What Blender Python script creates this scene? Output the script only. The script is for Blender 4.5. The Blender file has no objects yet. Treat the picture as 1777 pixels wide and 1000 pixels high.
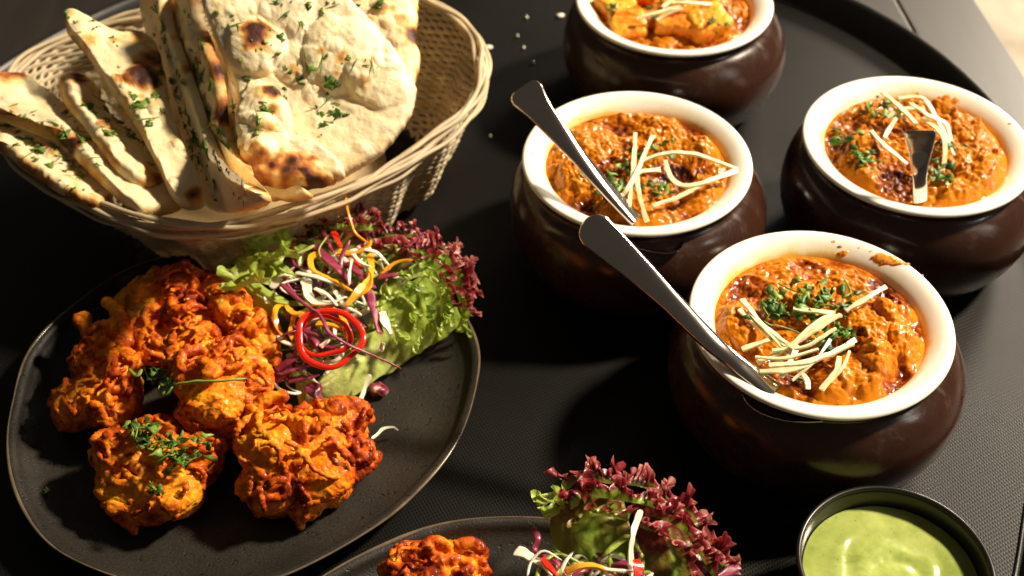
import bpy, bmesh, math, random
import numpy as np
from mathutils import Vector, Matrix

scene = bpy.context.scene
COL = scene.collection
R = math.radians

# ------------------------------------------------------------------ camera, light, exposure
PW, PH = 1777.0, 1000.0
FPX, PITCH, CAMH = 2206.0, R(44.27), 0.526
cd = bpy.data.cameras.new('camera'); cam = bpy.data.objects.new('camera', cd); COL.objects.link(cam)
cam.location = (0, 0, CAMH); cam.rotation_euler = (R(90) - PITCH, 0, 0)
cd.sensor_width = 36; cd.lens = FPX / PW * 36; cd.clip_start = 0.02; cd.clip_end = 60
cd.dof.use_dof = True; cd.dof.focus_distance = 0.60; cd.dof.aperture_fstop = 9.0
scene.camera = cam

world = bpy.data.worlds.new('World'); scene.world = world; world.use_nodes = True
bg = world.node_tree.nodes['Background']
bg.inputs['Color'].default_value = (1.0, 0.86, 0.70, 1); bg.inputs['Strength'].default_value = 0.06

def area(name, loc, target, sx, sy, power, col, shape='RECTANGLE'):
    l = bpy.data.lights.new(name, 'AREA'); l.shape = shape; l.size = sx
    if shape in ('RECTANGLE', 'ELLIPSE'): l.size_y = sy
    l.energy = power; l.color = col
    o = bpy.data.objects.new(name, l); COL.objects.link(o)
    o.location = loc; o.rotation_euler = (Vector(target) - Vector(loc)).to_track_quat('-Z', 'Y').to_euler()
    return o
AZ, EL, KD = R(20), R(47), 2.6
tgt = (0.14, 0.55, 0.0)
kl = bpy.data.lights.new('key_lamp', 'SPOT'); kl.energy = 700; kl.color = (1.0, 0.84, 0.64); kl.shadow_soft_size = .14
kl.spot_size = R(36); kl.spot_blend = 1.0
ko = bpy.data.objects.new('key_lamp', kl); COL.objects.link(ko)
ko.location = (tgt[0] + KD*math.cos(EL)*math.cos(AZ), tgt[1] + KD*math.cos(EL)*math.sin(AZ), KD*math.sin(EL))
ko.rotation_euler = (Vector(tgt) - ko.location).to_track_quat('-Z', 'Y').to_euler()
area('window_lamp', (1.75, 3.6, 2.5), (0.2, 0.7, 0), 1.5, 1.3, 7.5, (1.0, 0.88, 0.72))
area('strip_lamp', (1.20, .10, .66), (0.10, 0.6, 0.05), .07, .34, 1.3, (1.0, 0.93, 0.84))
area('added_floor_fill', (1.7, 2.6, 1.2), (1.2, 2.2, -.75), .6, .6, 110, (1.0, 0.86, 0.68))  # added light, no lamp stands here; only brightens the floor past the table

vs = scene.view_settings
vs.view_transform = 'Standard'; vs.look = 'None'; vs.exposure = 0.0; vs.gamma = 1.0; vs.use_curve_mapping = False

# ------------------------------------------------------------------ geometry helpers
_f = np.array([0, math.cos(PITCH), -math.sin(PITCH)]); _r = np.array([1., 0, 0]); _u = np.cross(_r, _f)
_c = np.array([0, 0, CAMH])
def at(x, y, z=0.0):
    """the point of the place at height z that stands at this spot of the photograph"""
    d = _f + _r*(x - PW/2)/FPX - _u*(y - PH/2)/FPX
    return _c + d*((z - CAMH)/d[2])
def ray(x, y):
    return _f + _r*(x - PW/2)/FPX - _u*(y - PH/2)/FPX

_rs = np.random.RandomState(7)
_perm = np.arange(256); _rs.shuffle(_perm); _perm = np.concatenate([_perm, _perm, _perm])
_grad = _rs.normal(size=(256, 3)); _grad /= np.linalg.norm(_grad, axis=1)[:, None]
def perlin(p):
    p = np.asarray(p, float); i = np.floor(p).astype(int); f = p - i; w = f*f*f*(f*(f*6 - 15) + 10)
    i &= 255; out = 0
    for dx in (0, 1):
        for dy in (0, 1):
            for dz in (0, 1):
                h = _perm[_perm[_perm[i[..., 0] + dx] + i[..., 1] + dy] + i[..., 2] + dz]
                g = _grad[h]; d = f - np.array([dx, dy, dz])
                ww = (w[..., 0] if dx else 1 - w[..., 0])*(w[..., 1] if dy else 1 - w[..., 1])*(w[..., 2] if dz else 1 - w[..., 2])
                out = out + ww*(g*d).sum(-1)
    return out*1.6
def fbm(p, o=4, ridge=False):
    p = np.asarray(p, float); s = 0; a = 1; t = 0
    for k in range(o):
        n = perlin(p*(2**k) + 17.3*k)
        if ridge: n = 1 - 2*np.abs(n)
        s = s + a*n; t += a; a *= .5
    return s/t
def worley(p, seed=0):
    """distance to nearest jittered cell point, p (...,2)"""
    p = np.asarray(p, float); i = np.floor(p).astype(int); best = np.full(p.shape[:-1], 9.)
    for dx in (-1, 0, 1):
        for dy in (-1, 0, 1):
            c = i + np.array([dx, dy])
            h = _perm[(_perm[(c[..., 0] + seed) & 255] + c[..., 1]) & 255]
            j = np.stack([(h*37 % 256)/256., (h*91 % 256)/256.], -1)
            best = np.minimum(best, np.linalg.norm(c + j - p, axis=-1))
    return best

def mesh_data(name, V, Fc, t=None, smooth=True):
    me = bpy.data.meshes.new(name)
    V = np.asarray(V, float)
    me.from_pydata([tuple(v) for v in V.tolist()], [], [tuple(f) for f in Fc]); me.update()
    if smooth: me.polygons.foreach_set('use_smooth', [True]*len(me.polygons))
    if t is not None:
        a = me.attributes.new('t', 'FLOAT', 'POINT'); a.data.foreach_set('value', np.asarray(t, np.float32).ravel())
    return me
def add(name, me, mat, parent=None, label=None, cat=None, group=None, kind=None, loc=None):
    """link ONE mesh object; with loc the mesh is re-centred on it"""
    o = bpy.data.objects.new(name, me); COL.objects.link(o)
    if mat is not None and not me.materials: me.materials.append(mat)
    if loc is not None: me.transform(Matrix.Translation(-Vector(loc))); o.location = loc
    if parent is not None:
        o.parent = parent; o.matrix_parent_inverse = Matrix.Identity(4)
        o.location = Vector(o.location) - Vector(world_loc(parent))
    tag(o, label, cat, group, kind); return o
def world_loc(o):
    v = Vector(o.location)
    while o.parent: o = o.parent; v += Vector(o.location)
    return v
def tag(o, label=None, cat=None, group=None, kind=None):
    if label: o['label'] = label
    if cat: o['category'] = cat
    if group: o['group'] = group
    if kind: o['kind'] = kind
def empty(name, loc, label, cat, group=None):
    o = bpy.data.objects.new(name, None); COL.objects.link(o); o.location = loc; o.empty_display_size = .02
    tag(o, label, cat, group); return o

def spline(pts, n, closed=False):
    P = np.asarray(pts, float); k = len(P)
    if closed: Q = np.concatenate([P[-1:], P, P[:2]])
    else: Q = np.concatenate([2*P[:1] - P[1:2], P, 2*P[-1:] - P[-2:-1]])
    seg = k if closed else k - 1
    u = np.linspace(0, seg, n, endpoint=not closed); i = np.minimum(u.astype(int), seg - 1); t = (u - i)[:, None]
    a, b, c, d = Q[i], Q[i+1], Q[i+2], Q[i+3]
    return .5*((2*b) + (c - a)*t + (2*a - 5*b + 4*c - d)*t*t + (3*b - a - 3*c + d)*t**3)
def tangents(C, closed=False):
    if closed: T = np.roll(C, -1, 0) - np.roll(C, 1, 0)
    else: T = np.gradient(C, axis=0)
    return T/np.maximum(np.linalg.norm(T, axis=1), 1e-9)[:, None]
def sweep(C, w, h, segs=8, closed=False, up=(0, 0, 1), twist=0.0, square=1.0, taper=True, frame=None):
    """closed or open tube with half width w and half height h along curve C"""
    C = np.asarray(C, float); n = len(C); T = tangents(C, closed)
    w = np.broadcast_to(np.asarray(w, float), n).copy(); h = np.broadcast_to(np.asarray(h, float), n).copy()
    if taper and not closed:
        s = np.linspace(0, 1, n); e = np.clip(np.minimum(s, 1 - s)*n/2.0 + .3, 0, 1); w *= e; h *= e
    U = np.zeros_like(C); u0 = np.asarray(up, float)
    for i in range(n):
        u = u0 - T[i]*(u0@T[i]); l = np.linalg.norm(u)
        if l < 1e-4: u = np.array([1., 0, 0]) - T[i]*T[i][0]; l = np.linalg.norm(u)
        U[i] = u/l
        if frame is None: u0 = .5*U[i] + .5*np.asarray(up, float) if not closed else np.asarray(up, float)
    S = np.cross(T, U)
    tw = np.broadcast_to(np.asarray(twist, float), n) if np.ndim(twist) else np.linspace(0, twist, n)
    S2 = S*np.cos(tw)[:, None] + U*np.sin(tw)[:, None]; U2 = U*np.cos(tw)[:, None] - S*np.sin(tw)[:, None]
    ang = np.linspace(0, 2*np.pi, segs, endpoint=False) + np.pi/segs
    ca, sa = np.cos(ang), np.sin(ang)
    ca = np.sign(ca)*np.abs(ca)**square; sa = np.sign(sa)*np.abs(sa)**square
    V = C[:, None] + S2[:, None]*(ca[None, :, None]*w[:, None, None]) + U2[:, None]*(sa[None, :, None]*h[:, None, None])
    V = V.reshape(-1, 3); Fc = []
    m = n if closed else n - 1
    for i in range(m):
        a = i*segs; b = ((i + 1) % n)*segs
        for j in range(segs): k = (j + 1) % segs; Fc.append((a + j, a + k, b + k, b + j))
    if not closed:
        Fc.append(tuple(range(segs))[::-1]); Fc.append(tuple((n-1)*segs + j for j in range(segs)))
    return V, Fc
def join(parts):
    V = []; Fc = []; T = []; o = 0
    for p in parts:
        v, f = p[0], p[1]; V.append(np.asarray(v, float)); Fc += [tuple(i + o for i in q) for q in f]
        T.append(np.broadcast_to(p[2] if len(p) > 2 else 0.0, len(v))); o += len(v)
    return np.concatenate(V), Fc, np.concatenate(T)
def lathe(prof, c, n=96, wob=None):
    pr = np.asarray(prof, float); a = np.linspace(0, 2*np.pi, n, endpoint=False); m = len(pr)
    V = np.zeros((m, n, 3)); V[..., 0] = pr[:, 0, None]*np.cos(a); V[..., 1] = pr[:, 0, None]*np.sin(a); V[..., 2] = pr[:, 1, None]
    V += np.asarray(c, float)
    Fc = [(i*n + j, i*n + (j+1) % n, (i+1)*n + (j+1) % n, (i+1)*n + j) for i in range(m - 1) for j in range(n)]
    return V.reshape(-1, 3), Fc
def smooth_prof(pts, n): return spline(pts, n)
def polar_outline(pts, c, n):
    """radius around c for n even angles, through these points"""
    d = np.asarray(pts, float)[:, :2] - np.asarray(c)[:2]
    th = np.arctan2(d[:, 1], d[:, 0]) % (2*np.pi); rr = np.hypot(d[:, 0], d[:, 1]); o = np.argsort(th); th, rr = th[o], rr[o]
    a = np.linspace(0, 2*np.pi, n, endpoint=False)
    th3 = np.concatenate([th - 2*np.pi, th, th + 2*np.pi]); r3 = np.concatenate([rr]*3)
    y = np.interp(a, th3, r3); k = max(3, n//24) | 1; ker = np.hanning(k + 2)[1:-1]; ker /= ker.sum()
    y = np.convolve(np.concatenate([y[-k:], y, y[:k]]), ker, 'same')[k:-k]
    return a, y

# ------------------------------------------------------------------ material helpers
def nodes(name):
    m = bpy.data.materials.new(name); m.use_nodes = True; nt = m.node_tree
    return m, nt, nt.nodes, nt.links, nt.nodes['Principled BSDF']
def ramp(N, stops, interp='LINEAR'):
    r = N.new('ShaderNodeValToRGB'); r.color_ramp.interpolation = interp; e = r.color_ramp.elements
    while len(e) < len(stops): e.new(.5)
    for k, (p, c) in enumerate(stops): e[k].position = p; e[k].color = (*c, 1) if len(c) == 3 else c
    return r
def noise_n(N, L, scale, detail=4, rough=.55, coord=None, dist=0):
    n = N.new('ShaderNodeTexNoise'); n.inputs['Scale'].default_value = scale; n.inputs['Detail'].default_value = detail
    n.inputs['Roughness'].default_value = rough; n.inputs['Distortion'].default_value = dist
    if coord: L.new(coord, n.inputs['Vector'])
    return n
def mth(N, L, op, a, b=None, c=None):
    m = N.new('ShaderNodeMath'); m.operation = op
    for i, v in enumerate((a, b, c)):
        if v is None: continue
        if isinstance(v, (int, float)): m.inputs[i].default_value = v
        else: L.new(v, m.inputs[i])
    return m.outputs[0]
def obj_coord(N): return N.new('ShaderNodeTexCoord').outputs['Object']
def bump(N, L, h, strength, dist, bs, prev=None):
    b = N.new('ShaderNodeBump'); b.inputs['Strength'].default_value = strength; b.inputs['Distance'].default_value = dist
    L.new(h, b.inputs['Height'])
    if prev: L.new(prev, b.inputs['Normal'])
    L.new(b.outputs[0], bs.inputs['Normal']); return b.outputs[0]
def setp(bs, **k):
    for a, v in k.items():
        a = a.replace('_', ' '); bs.inputs[a].default_value = (*v, 1) if isinstance(v, tuple) and len(v) == 3 and 'Radius' not in a else v
def sss(bs, w, rad, sc):
    bs.inputs['Subsurface Weight'].default_value = w; bs.inputs['Subsurface Radius'].default_value = rad; bs.inputs['Subsurface Scale'].default_value = sc

def mat_attr(name, stops, nscale=300, namt=.15, rough=.4, bscale=400, bstr=.3, bdist=.0006, ss=None, spec=.5, coat=0, trans=0):
    """colour follows the part's own growth / bake value t, broken up with noise"""
    m, nt, N, L, bs = nodes(name); co = obj_coord(N)
    at_ = N.new('ShaderNodeAttribute'); at_.attribute_name = 't'
    n = noise_n(N, L, nscale, 5, .6, co)
    v = mth(N, L, 'ADD', at_.outputs['Fac'], mth(N, L, 'MULTIPLY', mth(N, L, 'SUBTRACT', n.outputs['Fac'], .5), namt*2))
    r = ramp(N, stops); L.new(v, r.inputs[0]); L.new(r.outputs[0], bs.inputs['Base Color'])
    setp(bs, Roughness=rough); bs.inputs['Specular IOR Level'].default_value = spec
    bs.inputs['Coat Weight'].default_value = coat; bs.inputs['Coat Roughness'].default_value = .12
    b = noise_n(N, L, bscale, 4, .6, co); bump(N, L, b.outputs['Fac'], bstr, bdist, bs)
    if ss: sss(bs, *ss)
    if trans:
        tr = N.new('ShaderNodeBsdfTranslucent'); mx = N.new('ShaderNodeMixShader'); mx.inputs[0].default_value = trans
        L.new(r.outputs[0], tr.inputs[0]); L.new(bs.outputs[0], mx.inputs[1]); L.new(tr.outputs[0], mx.inputs[2])
        L.new(mx.outputs[0], N['Material Output'].inputs[0])
    return m
M = {}
def mk_tray():
    m, nt, N, L, bs = nodes('tray_rubber'); co = obj_coord(N)
    mp = N.new('ShaderNodeMapping'); mp.inputs['Rotation'].default_value = (0, 0, R(-28)); L.new(co, mp.inputs[0])
    sx = N.new('ShaderNodeSeparateXYZ'); L.new(mp.outputs[0], sx.inputs[0])
    k = 2*math.pi/0.00165
    a = mth(N, L, 'SINE', mth(N, L, 'MULTIPLY', sx.outputs[0], k)); b = mth(N, L, 'SINE', mth(N, L, 'MULTIPLY', sx.outputs[1], k*.8))
    h = mth(N, L, 'MAXIMUM', a, mth(N, L, 'MULTIPLY', b, .75))
    rad = mth(N, L, 'ADD', mth(N, L, 'MULTIPLY', h, .5), .5)
    n = noise_n(N, L, 9, 3, .5, co); n2 = noise_n(N, L, 700, 2, .5, co)
    c = ramp(N, [(0.0, (.0022, .0021, .002)), (.55, (.0036, .0034, .003)), (1.0, (.0080, .0070, .0056))]); L.new(rad, c.inputs[0])
    sp = ramp(N, [(.70, (0, 0, 0)), (.80, (1, 1, 1))]); L.new(n2.outputs['Fac'], sp.inputs[0])
    mx = N.new('ShaderNodeMix'); mx.data_type = 'RGBA'; L.new(mth(N, L, 'MULTIPLY', sp.outputs[0], .35), mx.inputs[0])
    L.new(c.outputs[0], mx.inputs[6]); mx.inputs[7].default_value = (.06, .05, .036, 1); L.new(mx.outputs[2], bs.inputs['Base Color'])
    rr = ramp(N, [(.3, (.40,)*3), (.7, (.52,)*3)]); L.new(n.outputs['Fac'], rr.inputs[0]); L.new(rr.outputs[0], bs.inputs['Roughness'])
    bs.inputs['Specular IOR Level'].default_value = .20
    bump(N, L, rad, .4, .00025, bs); return m
M['tray'] = mk_tray()
def mk_tray_rim():
    m, nt, N, L, bs = nodes('tray_rim_plastic'); co = obj_coord(N)
    n = noise_n(N, L, 60, 4, .6, co); c = ramp(N, [(.3, (.006, .0055, .005)), (.75, (.018, .015, .012))]); L.new(n.outputs['Fac'], c.inputs[0])
    L.new(c.outputs[0], bs.inputs['Base Color']); setp(bs, Roughness=.38); bump(N, L, noise_n(N, L, 900, 3, .6, co).outputs['Fac'], .3, .0003, bs); return m
M['tray_rim'] = mk_tray_rim()
def mk_table():
    m, nt, N, L, bs = nodes('dark_stained_wood'); co = obj_coord(N)
    mp = N.new('ShaderNodeMapping'); mp.inputs['Scale'].default_value = (9, 1.2, 9); L.new(co, mp.inputs[0])
    n = noise_n(N, L, 6, 6, .6, mp.outputs[0], .4); c = ramp(N, [(.3, (.019, .016, .013)), (.7, (.028, .024, .019))]); L.new(n.outputs['Fac'], c.inputs[0])
    L.new(c.outputs[0], bs.inputs['Base Color']); setp(bs, Roughness=.42); bump(N, L, n.outputs['Fac'], .15, .0006, bs); return m
M['table'] = mk_table()
def mk_floor():
    m, nt, N, L, bs = nodes('pale_floor'); co = obj_coord(N)
    n = noise_n(N, L, 7, 6, .65, co); c = ramp(N, [(.3, (.36, .30, .22)), (.7, (.62, .54, .42))]); L.new(n.outputs['Fac'], c.inputs[0])
    L.new(c.outputs[0], bs.inputs['Base Color']); setp(bs, Roughness=.7); return m
M['floor'] = mk_floor()
def mk_plate():
    m, nt, N, L, bs = nodes('speckled_stoneware'); co = obj_coord(N)
    n = noise_n(N, L, 16, 5, .6, co); n2 = noise_n(N, L, 260, 3, .6, co); n3 = noise_n(N, L, 900, 2, .5, co)
    c = ramp(N, [(.3, (.011, .0108, .0095)), (.7, (.027, .0225, .0165))]); L.new(n.outputs['Fac'], c.inputs[0])
    sp = ramp(N, [(.30, (.25, .25, .25)), (.40, (1, 1, 1))]); L.new(n2.outputs['Fac'], sp.inputs[0])
    gr = ramp(N, [(.3, (.7, .7, .7)), (.7, (1.35, 1.35, 1.3))]); L.new(n3.outputs['Fac'], gr.inputs[0])
    m1 = N.new('ShaderNodeMix'); m1.data_type = 'RGBA'; m1.blend_type = 'MULTIPLY'; m1.inputs[0].default_value = 1
    L.new(c.outputs[0], m1.inputs[6]); L.new(sp.outputs[0], m1.inputs[7])
    m2 = N.new('ShaderNodeMix'); m2.data_type = 'RGBA'; m2.blend_type = 'MULTIPLY'; m2.inputs[0].default_value = 1
    L.new(m1.outputs[2], m2.inputs[6]); L.new(gr.outputs[0], m2.inputs[7]); L.new(m2.outputs[2], bs.inputs['Base Color'])
    setp(bs, Roughness=.5); bs.inputs['Specular IOR Level'].default_value = .35
    b1 = bump(N, L, sp.outputs[0], .5, .0005, bs); bump(N, L, n3.outputs['Fac'], .5, .0003, bs, b1); return m
M['plate'] = mk_plate()
def plain(name, col, rough=.5, metal=0, nscale=80, var=.25, bstr=.15, bdist=.0003, bscale=300, spec=.5, ss=None, coat=0):
    m, nt, N, L, bs = nodes(name); co = obj_coord(N); n = noise_n(N, L, nscale, 5, .6, co)
    lo = tuple(x*(1 - var) for x in col); hi = tuple(min(1, x*(1 + var)) for x in col)
    c = ramp(N, [(.3, lo), (.7, hi)]); L.new(n.outputs['Fac'], c.inputs[0]); L.new(c.outputs[0], bs.inputs['Base Color'])
    setp(bs, Roughness=rough, Metallic=metal); bs.inputs['Specular IOR Level'].default_value = spec; bs.inputs['Coat Weight'].default_value = coat
    bump(N, L, noise_n(N, L, bscale, 4, .6, co).outputs['Fac'], bstr, bdist, bs)
    if ss: sss(bs, *ss)
    return m
M['plate_rim'] = plain('worn_rim_glaze', (.12, .092, .06), .22, var=.4)
M['steel'] = plain('polished_steel', (.62, .56, .51), .10, 1, 30, .06, .03, .0002, 120)
M['black_metal'] = plain('black_steel', (.022, .020, .018), .30, .4, 60, .3, .08, .0002, 500)
def mk_pot():
    m, nt, N, L, bs = nodes('brown_glaze'); co = obj_coord(N)
    n = noise_n(N, L, 22, 5, .6, co); n2 = noise_n(N, L, 34, 6, .7, co, 1.2)
    c = ramp(N, [(.3, (.024, .0088, .0050)), (.7, (.042, .0165, .0095))]); L.new(n.outputs['Fac'], c.inputs[0])
    d = ramp(N, [(.60, (0, 0, 0)), (.66, (.55, .55, .55)), (.70, (.12, .12, .12))]); L.new(n2.outputs['Fac'], d.inputs[0])
    mx = N.new('ShaderNodeMix'); mx.data_type = 'RGBA'; L.new(mth(N, L, 'MULTIPLY', d.outputs[0], .5), mx.inputs[0]); L.new(c.outputs[0], mx.inputs[6]); mx.inputs[7].default_value = (.12, .075, .050, 1)
    L.new(mx.outputs[2], bs.inputs['Base Color'])
    rr = ramp(N, [(.35, (.14,)*3), (.65, (.34,)*3)]); L.new(n2.outputs['Fac'], rr.inputs[0]); L.new(rr.outputs[0], bs.inputs['Roughness'])
    bump(N, L, n.outputs['Fac'], .12, .0008, bs); return m
M['pot'] = mk_pot()
def mk_white():
    m, nt, N, L, bs = nodes('cream_glaze'); co = obj_coord(N)
    g = N.new('ShaderNodeSeparateXYZ'); L.new(co, g.inputs[0])
    n = noise_n(N, L, 38, 4, .6, co, .6); nn = mth(N, L, 'MULTIPLY', mth(N, L, 'SUBTRACT', n.outputs['Fac'], .5), .014)
    h = mth(N, L, 'ADD', g.outputs[2], nn)
    mr = N.new('ShaderNodeMapRange'); mr.inputs[1].default_value = .0685; mr.inputs[2].default_value = .0735; L.new(h, mr.inputs[0])
    c = ramp(N, [(0, (.74, .50, .10)), (.35, (.80, .72, .42)), (1, (.84, .81, .70))]); L.new(mr.outputs[0], c.inputs[0])
    L.new(c.outputs[0], bs.inputs['Base Color']); setp(bs, Roughness=.22); return m
M['cream'] = mk_white()
BASK = (.68, .57, .38)
M['wicker'] = plain('cane', BASK, .5, 0, 40, .22, .3, .0004, 500, .4, (.25, (.004, .003, .0015), .5))
M['wicker_dark'] = plain('cane_inner', (.62, .48, .26), .5, 0, 40, .22, .3, .0004, 500, .4)
for k in ('wicker', 'wicker_dark'):
    nt = M[k].node_tree; N = nt.nodes; L = nt.links; bs = N['Principled BSDF']; tr = N.new('ShaderNodeBsdfTranslucent'); mx = N.new('ShaderNodeMixShader'); mx.inputs[0].default_value = .36
    src = bs.inputs['Base Color'].links[0].from_socket; L.new(src, tr.inputs[0]); L.new(bs.outputs[0], mx.inputs[1]); L.new(tr.outputs[0], mx.inputs[2]); L.new(mx.outputs[0], N['Material Output'].inputs[0])
M['naan'] = mat_attr('baked_dough', [(0, (.87, .77, .52)), (.30, (.85, .70, .40)), (.46, (.74, .44, .13)), (.64, (.42, .14, .03)), (.86, (.06, .018, .010))],
                     240, .16, .55, 420, .55, .0009, (.25, (.006, .003, .0015), .6), .35)
M['pakora'] = mat_attr('fried_batter', [(0, (.90, .42, .025)), (.22, (.78, .25, .011)), (.46, (.52, .085, .005)), (.66, (.20, .020, .003)), (1, (.05, .006, .002))],
                       240, .34, .42, 500, .7, .0010, (.15, (.005, .0015, .0003), .4), .10, .14)
def curry_mat(name, lo, mid, hi, ctr=.54):
    m, nt, N, L, bs = nodes(name); co = obj_coord(N)
    at_ = N.new('ShaderNodeAttribute'); at_.attribute_name = 't'
    n = noise_n(N, L, 130, 6, .65, co); n2 = noise_n(N, L, 45, 3, .6, co)
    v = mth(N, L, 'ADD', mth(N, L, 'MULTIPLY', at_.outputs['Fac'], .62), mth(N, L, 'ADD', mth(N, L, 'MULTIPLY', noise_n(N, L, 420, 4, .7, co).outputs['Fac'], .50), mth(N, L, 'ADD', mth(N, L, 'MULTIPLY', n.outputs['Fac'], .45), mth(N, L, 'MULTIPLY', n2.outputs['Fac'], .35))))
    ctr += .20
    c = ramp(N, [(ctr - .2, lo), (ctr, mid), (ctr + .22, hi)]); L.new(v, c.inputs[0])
    sp = noise_n(N, L, 420, 2, .5, co); s2 = ramp(N, [(.66, (0, 0, 0)), (.72, (1, 1, 1))]); L.new(sp.outputs['Fac'], s2.inputs[0])
    mx = N.new('ShaderNodeMix'); mx.data_type = 'RGBA'; L.new(mth(N, L, 'MULTIPLY', s2.outputs[0], .55), mx.inputs[0]); L.new(c.outputs[0], mx.inputs[6]); mx.inputs[7].default_value = (.62, .33, .06, 1)
    L.new(mx.outputs[2], bs.inputs['Base Color']); setp(bs, Roughness=.40); bs.inputs['Specular IOR Level'].default_value = .04; bs.inputs['Coat Weight'].default_value = .45; bs.inputs['Coat Roughness'].default_value = .06
    sss(bs, .06, (.004, .001, .0003), .4)
    b1 = bump(N, L, n.outputs['Fac'], .4, .0010, bs); bump(N, L, noise_n(N, L, 520, 3, .6, co).outputs['Fac'], .25, .0005, bs, b1); return m
M['curry'] = curry_mat('tomato_gravy', (.050, .0070, .0008), (.24, .048, .0018), (.52, .165, .006))
M['curry_dark'] = curry_mat('red_brown_gravy', (.055, .007, .0008), (.28, .050, .0018), (.58, .175, .006))
M['chunk'] = curry_mat('sauced_chunk', (.40, .06, .006), (.74, .20, .015), (.86, .36, .035))
M['ginger'] = plain('ginger_flesh', (.80, .76, .44), .34, 0, 260, .16, .25, .0003, 600, .5, (.4, (.006, .005, .002), .6))
M['herb'] = mat_attr('herb_leaf', [(0, (.030, .085, .012)), (.5, (.10, .23, .025)), (1, (.32, .44, .08))], 300, .2, .4, 600, .3, .0003, None, .4, 0, .25)
M['chutney'] = None
def mk_chut():
    m, nt, N, L, bs = nodes('green_chutney'); co = obj_coord(N)
    n = noise_n(N, L, 40, 5, .6, co, 1.0); n2 = noise_n(N, L, 300, 3, .6, co)
    v = mth(N, L, 'ADD', mth(N, L, 'MULTIPLY', n.outputs['Fac'], .8), mth(N, L, 'MULTIPLY', n2.outputs['Fac'], .2))
    c = ramp(N, [(.35, (.25, .32, .065)), (.65, (.43, .49, .14))]); L.new(v, c.inputs[0])
    n3 = noise_n(N, L, 620, 2, .5, co); f3 = ramp(N, [(.68, (0, 0, 0)), (.74, (1, 1, 1))]); L.new(n3.outputs['Fac'], f3.inputs[0])
    mx = N.new('ShaderNodeMix'); mx.data_type = 'RGBA'; L.new(mth(N, L, 'MULTIPLY', f3.outputs[0], .6), mx.inputs[0]); L.new(c.outputs[0], mx.inputs[6]); mx.inputs[7].default_value = (.10, .17, .02, 1)
    L.new(mx.outputs[2], bs.inputs['Base Color'])
    setp(bs, Roughness=.16); sss(bs, .3, (.003, .004, .001), .6); bump(N, L, n.outputs['Fac'], .2, .0010, bs); return m
M['chutney'] = mk_chut()
LET = [(0, (.78, .82, .36)), (.30, (.54, .68, .12)), (.55, (.30, .44, .05)), (.70, (.20, .030, .018)), (.86, (.24, .014, .022)), (.96, (.42, .06, .07)), (1, (.66, .26, .22))]  # the pink end stops paint gloss highlights onto the frill tips
M['lettuce'] = mat_attr('lettuce_blade', LET, 160, .08, .34, 260, .6, .0012, None, .5, .15, .40)
M['orange'] = plain('orange_pepper', (.88, .36, .015), .25, 0, 120, .12, .15, .0002, 500, .5, (.4, (.006, .003, .001), .5), .2)
M['red'] = plain('red_pepper', (.72, .020, .008), .16, 0, 60, .15, .08, .0002, 300, .6, (.25, (.005, .001, .0005), .5), .4)
M['white'] = plain('white_cabbage', (.80, .76, .58), .34, 0, 120, .10, .2, .0003, 400, .5, (.4, (.005, .005, .003), .5))
M['purple'] = mat_attr('purple_cabbage', [(0, (.12, .012, .030)), (.5, (.24, .03, .07)), (.85, (.45, .14, .18)), (1, (.75, .6, .55))], 90, .25, .3, 400, .3, .0003, (.15, (.004, .001, .002), .5))
M['crumb'] = plain('crumb_dough', (.80, .74, .60), .6)
M['smear'] = plain('dried_sauce', (.80, .30, .03), .35, 0, 300, .3, .5, .0006, 500)

# ------------------------------------------------------------------ the setting: floor, table, tray
def quad_grid(x0, x1, y0, y1, z, n=2):
    xs = np.linspace(x0, x1, n); ys = np.linspace(y0, y1, n)
    V = [(x, y, z) for y in ys for x in xs]; return V, [(j*n + i, j*n + i + 1, (j+1)*n + i + 1, (j+1)*n + i) for j in range(n-1) for i in range(n-1)]
V, Fc = quad_grid(-6, 6, -3, 9, -.75); add('floor', mesh_data('floor', V, Fc, smooth=False), M['floor'], kind='structure')
table = empty('table', (0, .5, -.75), 'dark stained wooden table under the black tray, its pale lit edge at the upper right', 'table')
slope = -0.085
def board(x0, x1):
    bm = bmesh.new(); z1, z0 = -.0035, -.033
    y0, y1 = -.35, 1.7
    def X(x, y): return x + slope*(y - .81)
    vs_ = [bm.verts.new((X(x, y), y, z)) for z in (z0, z1) for (x, y) in ((x0, y0), (x1, y0), (x1, y1), (x0, y1))]
    for q in ((3, 2, 1, 0), (4, 5, 6, 7), (0, 1, 5, 4), (1, 2, 6, 5), (2, 3, 7, 6), (3, 0, 4, 7)): bm.faces.new([vs_[i] for i in q])
    bmesh.ops.bevel(bm, geom=bm.edges[:], offset=.0016, segments=2, affect='EDGES', profile=.6)
    me = bpy.data.meshes.new('board'); bm.to_mesh(me); bm.free(); return me
xs = [-.9, -.66, -.42, -.18, .06, .3035, .3655]
for i in range(6): add('board', board(xs[i] + .0007, xs[i+1] - .0007), M['table'], table)
for lx, ly in ((-.8, -.2), (.25, -.2), (-.8, 1.5), (.2, 1.5)):
    V, Fc = sweep([(lx, ly, -.75), (lx, ly, -.4), (lx, ly, -.034)], .03, .03, 4, up=(0, 1, 0), taper=False)
    add('leg', mesh_data('leg', V, Fc, smooth=False), M['table'], table)

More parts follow.
